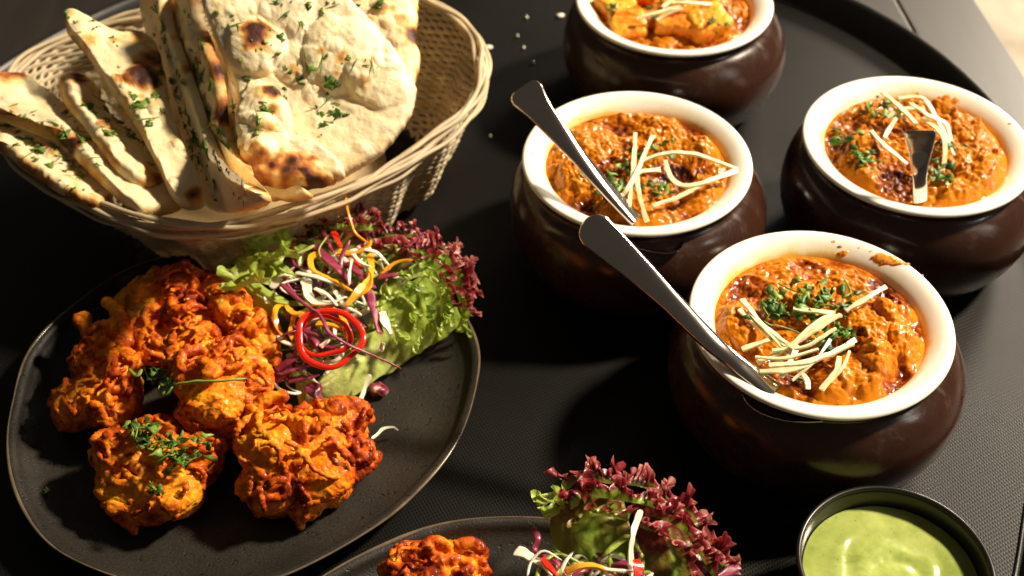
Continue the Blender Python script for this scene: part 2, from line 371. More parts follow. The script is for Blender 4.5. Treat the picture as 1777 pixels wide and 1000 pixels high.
tray_pts = [(.227, .856), (.254, .832), (.275, .806), (.294, .778), (.304, .758), (.325, .70), (.333, .62), (.325, .54), (.303, .45), (.272, .383), (.255, .34), (.2, .25), (.1, .17),
            (-.05, .13), (-.2, .16), (-.31, .25), (-.39, .4), (-.41, .55), (-.38, .7), (-.29, .83), (-.14, .91), (.03, .935), (.14, .91)]
tc = np.array([-.03, .55]); NA = 360
ta, tr = polar_outline(tray_pts, tc, NA)
tray = empty('serving_tray', (tc[0], tc[1], 0), 'large round black tray with a fine ribbed non-slip mat carrying all the dishes', 'tray')
def ring_surf(c, a, r, prof):
    """prof rows: (fraction of r, offset added to r, z)"""
    n = len(a); V = []
    for f, off, z in prof:
        rr = r*f + off; V.append(np.stack([c[0] + rr*np.cos(a), c[1] + rr*np.sin(a), np.full(n, z)], 1))
    V = np.concatenate(V); m = len(prof)
    Fc = [(i*n + j, i*n + (j+1) % n, (i+1)*n + (j+1) % n, (i+1)*n + j) for i in range(m-1) for j in range(n)]
    return V, Fc
V, Fc = ring_surf(tc, ta, tr, [(0.0005, 0, 0), (.5, 0, 0), (1, -.0145, 0)])
add('mat', mesh_data('mat', V, Fc), M['tray'], tray)
pr_ = spline([(1, -.0145, .0002), (1, -.0135, .0014), (1, -.0115, .0012), (1, -.0105, .003), (1, -.006, .013), (1, -.003, .0175), (1, 0, .0185), (1, .0008, .0165), (1, -.002, .012), (1, -.010, -.002), (1, -.02, -.003), (.5, 0, -.003), (.001, 0, -.003)], 60)
V, Fc = ring_surf(tc, ta, tr, [tuple(p) for p in pr_]); add('rim', mesh_data('rim', V, Fc), M['tray_rim'], tray)

# ------------------------------------------------------------------ plates
def plate(pts, c, label):
    root = empty('plate', (c[0], c[1], 0), label, 'plate', 'dark stoneware plates')
    a, r = polar_outline(pts, c, 300)
    r = r + .0006*np.sin(5*a + 1) + .0004*np.sin(11*a)
    prof = spline([(.001, 0, .0075), (.5, 0, .0075), (.82, 0, .0082), (.93, 0, .0120), (1, -.004, .0168), (1, -.0012, .0180), (1, 0, .0172), (1, -.003, .0135), (.9, 0, .006), (.8, 0, .001), (.6, 0, .0008), (.001, 0, .0008)], 70)
    V, Fc = ring_surf(c, a, r, [tuple(p) for p in prof])
    V[:, 2] += .00035*perlin(V*[60, 60, 0] + 5)*(V[:, 2] > .006)
    add('dish', mesh_data('dish', V, Fc), M['plate'], root)
    C = np.stack([c[0] + (r - .0004)*np.cos(a), c[1] + (r - .0004)*np.sin(a), np.full(300, .0178)], 1)
    V, Fc = sweep(C, (.00075 + .0003*np.sin(7*a)), .0006, 6, closed=True)
    add('rim', mesh_data('rim', V, Fc), M['plate_rim'], root); return root
def PX(l, z): return [at(x, y, z) for x, y in l]
pl1 = PX([(830, 620), (828, 660), (820, 705), (795, 765), (745, 835), (688, 888), (623, 928), (551, 971), (505, 996), (430, 1018), (330, 1030), (230, 1015), (160, 988), (85, 943), (34, 874), (14, 783), (20, 690), (42, 620), (80, 570), (131, 527), (228, 464), (330, 432), (450, 412), (560, 412), (660, 430), (745, 475), (800, 535)], .018)
plate(pl1, (-.140, .458), 'dark speckled stoneware plate at the left holding five fritters and a salad')
c2 = (-.003, .243); an = np.linspace(0, 6.28, 40)[:-1]
pl2 = [(c2[0] + .122*math.cos(t)*(1 + .02*math.cos(2*t)), c2[1] + .120*math.sin(t)) for t in an]
plate(pl2, c2, 'dark speckled stoneware plate at the bottom edge with a single fritter and salad')

# ------------------------------------------------------------------ pots
POTS = {'p1': (.0709, .5676), 'p3': (.1531, .4412), 'p2': (.2333, .5833), 'p4': (.1074, .7362)}
body = [(.0008, -.0), (.046, 0), (.056, .003), (.067, .013), (.0735, .027), (.0752, .038), (.0742, .048), (.0710, .057), (.0665, .0635), (.0620, .0675), (.0628, .0705), (.0646, .0732)]
lip = [(.0646, .0732), (.0652, .0745), (.0640, .0758), (.0610, .0757), (.0570, .0738), (.0530, .0705), (.0505, .066), (.0495, .058), (.046, .035), (.03, .015), (.001, .013)]
plab = {'p1': 'squat brown glazed pot with a square-ended dark spoon leaning over its left side',
        'p3': 'squat brown glazed pot nearest the camera, splashed with sauce on its cream rim',
        'p2': 'squat brown glazed pot at the right edge, a short spoon handle rising from its middle',
        'p4': 'squat brown glazed pot at the top edge, filled with large orange chunks'}
bprof, lprof = spline(body, 44), spline(lip, 40)
roots = {}
for k, (x, y) in POTS.items():
    ro = empty('curry_pot', (x, y, 0), plab[k], 'pot', 'brown clay curry pots'); roots[k] = ro
    V, Fc = lathe(bprof, (0, 0, 0), 128); V[:, 0] += .0028*np.clip((.066 - V[:, 2])/.02, 0, 1); V[:, :2] += .0006*np.stack([perlin(V*25 + x*50), perlin(V*25 + 9 + x*50)], 1); V[:, 0] += 0
    b = add('body', mesh_data('body', V, Fc), M['pot'], None); b.parent = ro
    V, Fc = lathe(lprof, (0, 0, 0), 128); b = add('lining', mesh_data('lining', V, Fc), M['cream'], None); b.parent = ro; b.rotation_euler.z = x*20

def curry(key, name, label, lumps, seed, mat, rad=.0522, zc=.0685, mound=.002, amp=1.0):
    x0, y0 = POTS[key]; nr, na = 120, 320
    rr = np.linspace(0, 1, nr)**.8*rad; a = np.linspace(0, 2*np.pi, na, endpoint=False)
    Rg, A = np.meshgrid(rr, a, indexing='ij'); X = Rg*np.cos(A); Y = Rg*np.sin(A); f = Rg/rad
    p2 = np.stack([X, Y, np.full_like(X, seed*1.7)], -1)
    w1 = worley(p2[..., :2]*135 + .9*perlin(p2*120)[..., None] + seed, seed); w2 = worley(p2[..., :2]*360 + .5*perlin(p2*200)[..., None] + seed*3, seed + 5)
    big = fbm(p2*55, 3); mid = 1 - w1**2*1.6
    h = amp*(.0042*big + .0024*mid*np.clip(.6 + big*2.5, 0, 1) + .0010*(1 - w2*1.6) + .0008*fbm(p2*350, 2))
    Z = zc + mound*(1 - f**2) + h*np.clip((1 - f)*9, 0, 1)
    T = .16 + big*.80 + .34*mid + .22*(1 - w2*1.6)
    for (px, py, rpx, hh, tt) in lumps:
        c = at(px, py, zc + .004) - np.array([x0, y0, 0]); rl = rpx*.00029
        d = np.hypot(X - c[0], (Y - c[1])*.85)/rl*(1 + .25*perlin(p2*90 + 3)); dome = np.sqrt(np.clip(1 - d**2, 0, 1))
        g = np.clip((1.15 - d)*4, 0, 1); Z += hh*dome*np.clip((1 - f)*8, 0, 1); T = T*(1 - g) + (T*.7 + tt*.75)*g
    V = np.stack([X, Y, Z], -1).reshape(-1, 3)
    Fc = [(i*na + j, i*na + (j+1) % na, (i+1)*na + (j+1) % na, (i+1)*na + j) for i in range(nr - 1) for j in range(na)]
    # the gravy fills the pot below its surface
    Vb = np.stack([rad*.95*np.cos(a), rad*.95*np.sin(a), np.full(na, zc - .006)], 1); o = (nr-1)*na; base = len(V)
    V = np.concatenate([V, Vb]); Fc += [(o + j, o + (j+1) % na, base + (j+1) % na, base + j) for j in range(na)]
    Fc.append(tuple(base + j for j in range(na))[::-1])
    T = np.concatenate([T.ravel(), np.full(na, .4)])
    o = add(name, mesh_data(name, V, Fc, T), mat, None, label, 'curry', 'curries in the pots'); o.location = (x0, y0, 0)
    return o
def lip_z(r): return np.interp(r, [q[0] for q in lip[:1:-1][3:]], [q[1] for q in lip[:1:-1][3:]])
def smear(key, pts, seed):
    """dried sauce lying on the slope of the rim; each spot a piece of its own"""
    px0, py0 = POTS[key]
    for k, (px, py, rpx) in enumerate(pts):
        c = at(px, py, .0735)
        for _ in range(30): c = at(px, py, .8*c[2] + .2*float(lip_z(math.hypot(c[0] - px0, c[1] - py0))))
        V, Fc = lathe(spline([(.0001, .0011), (.4, .0010), (.8, .0006), (1, -.0003), (.5, -.0005), (.0001, -.0005)], 11), (0, 0, 0), 22)
        tz = V[:, 2].copy(); rad = rpx*.00031; th_ = np.arctan2(V[:, 1], V[:, 0])
        wob = 1 + .45*perlin(np.stack([np.cos(th_)*1.3 + k*3, np.sin(th_)*1.3, th_*0 + seed], 1))
        x = c[0] + V[:, 0]*rad*1.5*wob; y = c[1] + V[:, 1]*rad*.8*wob; t2 = tz*(1 + .6*perlin(np.stack([x, y, y*0], 1)*500))*min(1, rad/.002)
        V = np.stack([x, y, lip_z(np.hypot(x - px0, y - py0)) + t2], 1)
        add('sauce_smear', mesh_data('sauce_smear', V, Fc), M['smear'], roots[key])
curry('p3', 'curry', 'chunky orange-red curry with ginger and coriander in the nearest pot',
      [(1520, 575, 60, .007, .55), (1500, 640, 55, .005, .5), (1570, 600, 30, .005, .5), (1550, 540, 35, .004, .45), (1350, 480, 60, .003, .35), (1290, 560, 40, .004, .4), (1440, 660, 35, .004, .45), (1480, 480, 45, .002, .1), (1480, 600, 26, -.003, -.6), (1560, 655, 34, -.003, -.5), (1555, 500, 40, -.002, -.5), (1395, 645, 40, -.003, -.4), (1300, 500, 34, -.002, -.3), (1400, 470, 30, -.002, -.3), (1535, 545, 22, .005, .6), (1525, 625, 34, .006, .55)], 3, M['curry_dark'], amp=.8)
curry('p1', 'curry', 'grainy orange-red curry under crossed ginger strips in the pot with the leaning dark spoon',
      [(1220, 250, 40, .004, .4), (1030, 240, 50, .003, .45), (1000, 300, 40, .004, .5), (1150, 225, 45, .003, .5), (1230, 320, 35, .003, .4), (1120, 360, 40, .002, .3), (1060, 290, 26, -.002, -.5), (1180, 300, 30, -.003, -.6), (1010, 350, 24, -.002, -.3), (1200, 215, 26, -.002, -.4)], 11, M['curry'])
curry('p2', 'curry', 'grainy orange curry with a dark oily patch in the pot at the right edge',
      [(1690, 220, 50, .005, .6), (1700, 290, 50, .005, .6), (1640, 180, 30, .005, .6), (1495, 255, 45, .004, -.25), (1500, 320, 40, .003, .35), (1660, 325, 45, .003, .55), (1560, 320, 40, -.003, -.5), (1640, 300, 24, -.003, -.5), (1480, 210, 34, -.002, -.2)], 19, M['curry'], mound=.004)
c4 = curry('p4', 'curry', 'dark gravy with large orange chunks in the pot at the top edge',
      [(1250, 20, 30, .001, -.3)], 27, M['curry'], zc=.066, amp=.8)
smear('p3', [(1540, 451, 13), (1525, 447, 9), (1558, 456, 8), (1572, 459, 4), (1462, 441, 6), (1458, 428, 3), (1446, 420, 3), (1490, 431, 2), (1510, 437, 2), (1600, 478, 2)], 1)
smear('p1', [(926, 268, 4), (934, 262, 3), (945, 300, 2)], 2)
smear('p2', [(1640, 172, 8), (1656, 176, 7), (1592, 163, 3), (1752, 215, 3)], 4)
smear('p4', [(1299, 25, 6), (1303, 12, 4), (1318, 35, 2)], 6)

# sauced chunks of the top pot
def remeshed(parts, vox, seed, amp=.0012, fine=.0005, smooth_it=2, zmin=None):
    V, Fc, _ = join(parts); me = mesh_data('tmp', V, Fc); o = bpy.data.objects.new('tmp', me); COL.objects.link(o)
    md = o.modifiers.new('r', 'REMESH'); md.mode = 'VOXEL'; md.voxel_size = vox
    dg = bpy.context.evaluated_depsgraph_get(); ev = o.evaluated_get(dg); m2 = bpy.data.meshes.new_from_object(ev)
    bpy.data.objects.remove(o); bpy.data.meshes.remove(me)
    n = len(m2.vertices); co = np.empty(n*3); m2.vertices.foreach_get('co', co); co = co.reshape(-1, 3)
    E_ = np.empty(len(m2.edges)*2, int); m2.edges.foreach_get('vertices', E_); E_ = E_.reshape(-1, 2)
    deg = np.bincount(E_.ravel(), minlength=n)[:, None]
    def avg(x):
        s = np.zeros_like(x); np.add.at(s, E_[:, 0], x[E_[:, 1]]); np.add.at(s, E_[:, 1], x[E_[:, 0]]); return s/np.maximum(deg, 1)
    for _ in range(smooth_it): co = co*.5 + avg(co)*.5
    m2.vertices.foreach_set('co', co.ravel()); m2.update(); nr = np.empty(n*3); m2.vertices.foreach_get('normal', nr); nr = nr.reshape(-1, 3)
    s5 = co.copy()
    for _ in range(14): s5 = avg(s5)
    curv = ((co - s5)*nr).sum(1)/.0012
    wq = co + .0045*np.stack([perlin(co*70 + seed + q) for q in (0, 11, 23)], 1)
    Rm = np.array(Matrix.Rotation(seed*2.1, 3, 'Z') @ Matrix.Rotation(.5, 3, 'X'))
    st = fbm(wq@Rm*[85, 300, 240] + seed, 3, True); pt = perlin(co*55 + seed)
    st2 = fbm(wq@Rm.T*[280, 80, 240] + 3*seed, 3, True)
    strand = np.where(pt > 0, st, st2)
    w_ = np.clip(np.abs(pt)*6, 0, 1); strand = strand*w_ + .5*(st + st2)*(1 - w_)
    d = amp*fbm(co*95 + seed, 3) + 1.0*amp*strand + fine*fbm(co*650 + seed, 2)
    co = co + nr*d[:, None]
    if zmin is not None: co[:, 2] = np.maximum(co[:, 2], zmin + .0005*np.random.RandomState(1).rand(n))
    m2.vertices.foreach_set('co', co.ravel()); m2.update()
    low = fbm(co*38 + seed*3.1, 2)
    T = np.clip(.13 + .42*np.clip(curv, -.8, 1.8) + .52*low + .24*strand + .10*fbm(co*170 + 5, 2), 0, 1)
    a = m2.attributes.new('t', 'FLOAT', 'POINT'); a.data.foreach_set('value', T.astype(np.float32))
    m2.polygons.foreach_set('use_smooth', [True]*len(m2.polygons)); m2.materials.clear()
    return m2
def ico(c, r, sub=3):
    bm = bmesh.new(); bmesh.ops.create_icosphere(bm, subdivisions=sub, radius=1)
    V = np.array([v.co[:] for v in bm.verts]); Fc = [tuple(v.index for v in f.verts) for f in bm.faces]; bm.free()
    return V*np.asarray(r) + np.asarray(c), Fc
def cube(c, h, rz, tilt=0):
    V = np.array([(x, y, z) for x in (-1, 1) for y in (-1, 1) for z in (-1, 1)], float)*h
    Rm = np.array((Matrix.Rotation(rz, 3, 'Z') @ Matrix.Rotation(tilt, 3, 'X'))); V = V@Rm.T + np.asarray(c)
    return V, [(0, 1, 3, 2), (4, 6, 7, 5), (0, 4, 5, 1), (2, 3, 7, 6), (0, 2, 6, 4), (1, 5, 7, 3)]
for i, (px, py, z, hx, hy, hz, rz, tl) in enumerate([(1088, 48, .069, .011, .009, .007, .1, .35), (1180, 42, .070, .014, .012, .009, -.2, .2), (1225, 45, .071, .013, .010, .009, .5, .2), (1065, 12, .069, .011, .010, .008, .6, .3), (1110, -10, .069, .013, .011, .008, -.3, .1), (1200, -15, .070, .013, .011, .009, .3, .1)]):
    me = remeshed([cube(at(px, py, z), (hx, hy, hz), rz, tl)], .0012, i*3.3, .0016, .0008, 5)
    add('chunk', me, M['chunk'], c4)

# ------------------------------------------------------------------ garnish: coriander as chopped leaf, ginger strips
def leaf_bits(centers, n, spread, size, seed, zj=.003, stems=.12):
    rnd = np.random.RandomState(seed); parts = []
    for k in range(n):
        c = np.array(centers[rnd.randint(len(centers))]) + rnd.normal(0, 1, 3)*[spread, spread, 0] + [0, 0, rnd.rand()*zj]
        yaw = rnd.rand()*6.28; pit = rnd.normal(0, .45); rol = rnd.normal(0, .45)
        Rm = np.array(Matrix.Rotation(yaw, 3, 'Z') @ Matrix.Rotation(pit, 3, 'X') @ Matrix.Rotation(rol, 3, 'Y'))
        s = size*(.5 + rnd.rand())
        if rnd.rand() < stems:
            C = spline([c + Rm@np.array([x*s*1.6, s*.3*math.sin(x*2 + k), 0]) for x in (-1, 0, 1)], 6); v, f = sweep(C, .0004, .0004, 5); parts.append((v, f, .75 + .2*rnd.rand())); continue
        m = 9; asp = .45 + .5*rnd.rand(); th = np.linspace(-2.8, 2.8, m); rad = s*(.8 + .2*np.cos(th*3 + rnd.rand()*6))
        P0 = np.stack([rad*np.cos(th)*1.15, rad*np.sin(th)*asp, .35*s*np.sin(th*2 + rnd.rand()*6)*np.ones(m)], 1)
        top = np.concatenate([[[0, 0, .12*s]], P0]); bot = top - [0, 0, .00025]
        V = np.concatenate([top, bot])@Rm.T + c; F_ = []
        for i in range(1, m): F_.append((0, i, i+1)); F_.append((m+1, m+2+i, m+1+i))
        for i in range(1, m): F_.append((i, m+1+i, m+2+i, i+1))
        parts.append((V, F_, rnd.rand()*.9))
    return join(parts)
def herbs(label, centers, n, spread, size, seed, **k):
    V, Fc, T = leaf_bits(centers, n, spread, size, seed, **k)
    c = V.mean(0); add('chopped_coriander', mesh_data('chopped_coriander', V, Fc, T), M['herb'], None, label, 'herbs', None, 'stuff', loc=c)
herbs('chopped green coriander heaped in the middle of the nearest curry', [at(1370, 520, .0765), at(1400, 515, .0765), at(1430, 525, .0765), at(1455, 580, .077), at(1420, 555, .077), at(1440, 600, .077), at(1340, 540, .076), at(1470, 515, .077)], 105, .0044, .0033, 5)
herbs('chopped dark coriander heaped under the ginger strips of the middle curry', [at(1085, 290, .0755), at(1080, 320, .0755), at(1130, 320, .0755), at(1140, 335, .0755), at(1100, 270, .0755), at(1060, 330, .0755), at(1150, 260, .075), at(1010, 300, .074)], 85, .0042, .0026, 6)
herbs('green coriander leaves scattered round the ginger on the curry at the right edge', [at(1520, 190, .078), at(1540, 185, .078), at(1640, 260, .079), at(1660, 255, .079), at(1630, 290, .079), at(1640, 310, .078), at(1490, 265, .076), at(1480, 240, .076), at(1500, 285, .076), at(1560, 210, .079)], 80, .0040, .0028, 8)
herbs('bits of coriander on the orange chunks of the top pot', [at(1140, 15, .078), at(1150, 5, .078), at(1240, 45, .08), at(1060, 20, .078)], 30, .004, .0022, 9)

def strip(name, pts, w, h, mat, label, cat, group, segs=8, square=.5, twist=0, n=None, up=(0, 0, 1), tval=None, parent=None, kind=None, taper=True, smooth=True):
    C = spline([at(x, y, z) for x, y, z in pts], n or max(10, 6*len(pts)))
    L_ = len(C); s = np.linspace(0, 1, L_)
    C = C + .0005*np.stack([perlin(C*130 + q + pts[0][0]) for q in (0, 5, 9)], 1)
    ww = w*(1 + .15*np.sin(s*9 + pts[0][0]) + .22*perlin(C*260 + pts[0][1])); V, Fc = sweep(C, ww, h, segs, square=square, twist=twist, up=up, taper=taper)
    T = np.full(len(V), .4 if tval is None else tval)
    if tval is None: T = .45 + .5*fbm(V*200, 2)
    mid = C[L_//2]
    return add(name, mesh_data(name, V, Fc, T, smooth), mat, parent, label, cat, group, kind, loc=mid)
def ginger(grp, pot, rows):
    for pts, lab in rows:
        strip('ginger_strip', pts, .0009 if 'thread' in lab else .00165, .0009, M['ginger'], lab, 'ginger', grp, segs=4, square=1, twist=.5*math.sin(pts[0][0]), taper=False, smooth=False)
g3 = 'ginger strips on the nearest curry'
zz = .079
ginger(g3, 'p3', [
 ([(1289, 520, zz-.001), (1320, 560, zz), (1365, 597, zz+.003)], 'pale ginger strip slanting down to the crossing pile from the left in the nearest pot'),
 ([(1283, 537, zz-.002), (1325, 575, zz-.001), (1370, 610, zz+.001)], 'lower twin ginger strip running beside another at the left of the nearest curry'),
 ([(1288, 607, zz-.002), (1320, 595, zz), (1352, 583, zz+.001)], 'short ginger strip lying flat at the far left of the pile in the nearest pot'),
 ([(1315, 630, zz-.003), (1350, 612, zz), (1395, 585, zz+.004), (1458, 545, zz+.006)], 'broad ginger strip rising diagonally through the pile of the nearest pot'),
 ([(1372, 605, zz+.004), (1395, 580, zz+.006), (1430, 553, zz+.006), (1460, 548, zz+.005)], 'upper ginger strip crossing the top of the pile in the nearest pot'),
 ([(1318, 645, zz-.002), (1370, 642, zz+.001), (1430, 620, zz+.002), (1485, 590, zz)], 'long lowest ginger strip sweeping to the right in the nearest pot'),
 ([(1335, 635, zz), (1400, 628, zz+.003), (1480, 598, zz+.001)], 'long ginger strip lying just above the lowest one in the nearest pot'),
 ([(1468, 541, zz), (1500, 520, zz+.003), (1538, 498, zz+.004)], 'stout ginger stick pointing to the upper right at the chunk of the nearest curry'),
 ([(1376, 536, zz+.001), (1410, 540, zz+.002), (1445, 543, zz+.003)], 'small ginger strip lying level in the coriander of the nearest pot'),
 ([(1457, 620, zz), (1450, 645, zz-.001), (1425, 676, zz-.003)], 'ginger strip bending down to the lower rim in the nearest pot'),
 ([(1385, 640, zz-.001), (1400, 660, zz-.002), (1402, 675, zz-.003)], 'stubby ginger end poking down beside the spoon in the nearest pot'),
 ([(1300, 545, zz-.001), (1345, 590, zz+.002), (1385, 640, zz)], 'thin ginger thread running down through the left of the pile in the nearest pot'),
 ([(1340, 610, zz+.001), (1400, 600, zz+.004), (1450, 570, zz+.005)], 'thin ginger thread under the broad diagonal strip in the nearest pot'),
 ([(1375, 660, zz-.002), (1410, 630, zz+.002), (1440, 590, zz+.004)], 'thin ginger thread rising steeply from the lower edge of the nearest pot'),
 ([(1310, 620, zz-.001), (1360, 622, zz+.002), (1420, 606, zz+.004)], 'thin level ginger thread between the long lowest strips of the nearest pot'),
 ([(1435, 665, zz-.002), (1462, 640, zz), (1475, 610, zz+.001)], 'thin ginger thread beside the strip that bends to the lower rim in the nearest pot'),
 ([(1356, 655, zz-.002), (1365, 640, zz), (1385, 600, zz+.003)], 'half hidden ginger strip standing across the pile in the nearest pot'),
])
ginger('ginger strips on the middle curry', 'p1', [
 ([(1103, 232, .077), (1100, 280, .080), (1092, 360, .077)], 'straight ginger strip running top to bottom in the middle pot'),
 ([(1133, 235, .077), (1120, 265, .080), (1095, 320, .081), (1080, 340, .078)], 'ginger strip slanting from upper right across the upright one in the middle pot'),
 ([(1105, 300, .081), (1110, 340, .079), (1122, 384, .075)], 'ginger strip leaning down to the lower rim of the middle pot'),
 ([(1115, 278, .080), (1160, 266, .082), (1215, 270, .081), (1280, 295, .078)], 'long arched ginger strip reaching the right rim of the middle pot'),
 ([(1155, 280, .079), (1170, 315, .080), (1210, 320, .081), (1278, 296, .079)], 'ginger strip looped back in a hairpin at the right of the middle pot'),
 ([(1133, 358, .077), (1180, 340, .079), (1235, 312, .079)], 'ginger strip lying lowest to the right in the middle pot'),
 ([(1085, 330, .079), (1110, 300, .081), (1145, 295, .080)], 'curved ginger strip holding the crossing together in the middle pot')])
ginger('ginger strips on the right-hand curry', 'p2', [
 ([(1530, 160, .082), (1560, 185, .085), (1590, 215, .084)], 'ginger strip running down to the spoon tip from the upper left in the right-hand pot'),
 ([(1560, 172, .083), (1600, 170, .086), (1625, 205, .085), (1655, 270, .080)], 'long arching ginger strip over the top of the right-hand curry'),
 ([(1540, 205, .081), (1565, 190, .084), (1605, 190, .085)], 'ginger strip lying level above the spoon in the right-hand pot'),
 ([(1565, 195, .082), (1550, 215, .081), (1535, 240, .079)], 'ginger strip sloping down left of the spoon in the right-hand pot'),
 ([(1511, 228, .080), (1540, 258, .080), (1575, 285, .079)], 'straight ginger strip pointing at the foot of the spoon from the left'),
 ([(1600, 205, .083), (1635, 235, .084), (1640, 270, .081), (1635, 300, .078)], 'ginger strip curving down right of the spoon in the right-hand pot'),
 ([(1612, 290, .078), (1635, 310, .077), (1648, 325, .075)], 'short ginger strip lowest beside the spoon in the right-hand pot'),
 ([(1580, 180, .085), (1610, 200, .086), (1640, 215, .084), (1650, 245, .081)], 'ginger strip crossing under the arch in the right-hand pot')])
ginger('ginger strips in the top pot', 'p4', [
 ([(1106, 32, .080), (1140, 22, .083), (1185, 10, .084)], 'thin yellow ginger stick leaning on the chunks of the top pot'),
 ([(1150, 12, .084), (1180, -5, .085), (1230, -10, .084)], 'broad pale ginger strip at the very top edge of the top pot'),
 ([(1160, 5, .083), (1195, 5, .086), (1235, 8, .083)], 'pale ginger strip lying across the largest chunk of the top pot'),
 ([(1140, 35, .079), (1165, 20, .082), (1185, 15, .083)], 'short ginger strip behind the thin yellow stick of the top pot')])

# ------------------------------------------------------------------ spoons
def spoon(path, wid, th, faceup, label, bowl=None, lowup=(.34, .05, 1)):
    C = spline([at(*p) for p in path], 120); s = np.linspace(0, 1, 120)
    w = np.interp(s, [p[0] for p in wid], [p[1] for p in wid])
    k = np.hanning(7); k /= k.sum(); w = np.convolve(np.pad(w, 3, 'edge'), k, 'valid')
    root = empty('spoon', tuple(C[-1]), label, 'spoon', 'steel spoons in the curries')
    cut = 34 if bowl else 46
    # cross-section: a shallow hollow between two bright rounded edges
    u0 = np.asarray(faceup, float); T = tangents(C); V = []
    sec = [(-1, 0), (-.975, .40), (-.92, .62), (-.78, .78), (-.42, .94), (0, 1.0), (.42, .94), (.78, .78), (.92, .62), (.975, .40), (1, 0), (.92, -.6), (.5, -.95), (0, -1.0), (-.5, -.95), (-.92, -.6)]
    for i in range(120):
        u0 = np.asarray(faceup, float)*(1 - s[i]**1.3) + np.array(lowup)*s[i]**1.3
        u = u0 - T[i]*(u0@T[i]); u /= np.linalg.norm(u); sd = np.cross(T[i], u); tt = th*(1 if i > 1 else .8)
        if i == 0: tt *= .4; 
        for a, b in sec: V.append(C[i] + sd*a*w[i] + u*b*tt)
    m = len(sec); V = np.array(V)
    def part(name, a, b):
        Fc = [((i-a)*m + j, (i-a)*m + (j+1) % m, (i+1-a)*m + (j+1) % m, (i+1-a)*m + j) for i in range(a, b-1) for j in range(m)]
        Fc.append(tuple(range(m))[::-1]); Fc.append(tuple((b-1-a)*m + j for j in range(m)))
        add(name, mesh_data(name, V[a*m:b*m], Fc), M['steel'], root)
    part('handle', 0, 120)
    if bowl:
        (px, py, z), ln, wd, yaw = bowl; c = at(px, py, z); g = []
        for i in range(12):
            for j in range(28):
                f = i/11; a = j/28*2*math.pi; g.append((ln*f*math.cos(a), wd*f*math.sin(a)*(1 - .18*math.cos(a)), -.006*(1 - f*f)))
        g = np.array(g); g2 = g - [0, 0, .0012]; V2 = np.concatenate([g, g2]); n = 12*28
        Fc = [(i*28 + j, i*28 + (j+1) % 28, (i+1)*28 + (j+1) % 28, (i+1)*28 + j) for i in range(11) for j in range(28)]
        Fc += [tuple(n + q for q in f)[::-1] for f in Fc]; o = 11*28; Fc += [(o + j, n + o + j, n + o + (j+1) % 28, o + (j+1) % 28) for j in range(28)]
        V2 = V2@np.array(Matrix.Rotation(yaw, 3, 'Z')).T + c; add('bowl', mesh_data('bowl', V2, Fc), M['steel'], root)
spoon([(906, 152, .118), (935, 190, .112), (985, 250, .100), (1040, 315, .086), (1105, 384, .0715)],
      [(0, .0062), (.012, .0078), (.04, .0092), (.10, .0098), (.30, .0070), (.6, .0046), (.8, .0048), (1, .0058)], .0024, (-.12, -.60, .8),
      'dark steel spoon with a square-cut handle end leaning in the middle pot', ((1118, 398, .0665), .024, .015, R(-40)))
spoon([(1013, 384, .120), (1060, 425, .112), (1140, 500, .099), (1230, 590, .0830), (1290, 640, .0765), (1345, 682, .0715)],
      [(0, .0010), (.006, .0036), (.016, .0056), (.035, .0074), (.09, .0092), (.20, .0085), (.45, .0055), (.72, .0046), (.88, .0058), (1, .0075)], .0024, (-.12, -.60, .8),
      'long steel spoon with a rounded reddish handle end leaning in the nearest pot', ((1385, 692, .0690), .026, .014, R(-12)))
spoon([(1597, 227, .112), (1597, 262, .101), (1596, 300, .089), (1597, 350, .0715)],
      [(0, .0072), (.02, .0080), (.12, .0080), (.5, .0050), (.75, .0038), (1, .0042)], .0014, (-.35, -.75, .6),
      'short looking steel spoon standing upright in the pot at the right edge', ((1600, 350, .062), .016, .012, R(80)), (0, -.7, .7))

# ------------------------------------------------------------------ chutney
cc = (.1715, .3205)
ro = empty('sauce_bowl', (cc[0], cc[1], 0), 'small black metal bowl of green chutney at the lower right', 'bowl')
pr_ = spline([(.001, .0015), (.026, .0015), (.034, .008), (.0385, .022), (.0408, .036), (.0418, .0395), (.0432, .0405), (.0440, .0392), (.0432, .0375), (.0405, .024), (.036, .008), (.028, .0004), (.001, .0004)], 70)
V, Fc = lathe(pr_, (0, 0, 0), 120); b = add('shell', mesh_data('shell', V, Fc), M['black_metal'], None); b.parent = ro
a = np.linspace(0, 2*np.pi, 120, endpoint=False); C = np.stack([.0428*np.cos(a), .0428*np.sin(a), np.full(120, .0402)], 1)
V, Fc = sweep(C, .0013, .0012, 8, closed=True); b = add('rolled_rim', mesh_data('rolled_rim', V, Fc), M['black_metal'], None); b.parent = ro
nr, na = 70, 150; rr = np.linspace(0, 1, nr)*.0397; Rg, A = np.meshgrid(rr, a[:1]*0 + np.linspace(0, 2*np.pi, na, endpoint=False), indexing='ij')
X, Y = Rg*np.cos(A), Rg*np.sin(A); p = np.stack([X, Y, X*0], -1)
Z = .0305 + .0007*fbm(p*40 + 3, 2) + .0004*np.sin((Rg*420 + A*1.0) + 3*perlin(p*60))*np.clip(Rg/.01, 0, 1)*np.clip((.036 - Rg)/.01, 0, 1) + .00012*fbm(p*200 + 8, 2) + .0015*(Rg/.0385)**6*0
V = np.stack([X, Y, Z], -1).reshape(-1, 3); Fc = [(i*na + j, i*na + (j+1) % na, (i+1)*na + (j+1) % na, (i+1)*na + j) for i in range(nr-1) for j in range(na)]
nb = len(V); V = np.concatenate([V, np.stack([.035*np.cos(A[0]), .035*np.sin(A[0]), np.full(na, .022)], 1)]); Fc += [((nr-1)*na + j, (nr-1)*na + (j+1) % na, nb + (j+1) % na, nb + j) for j in range(na)]
Fc.append(tuple(nb + j for j in range(na))[::-1])
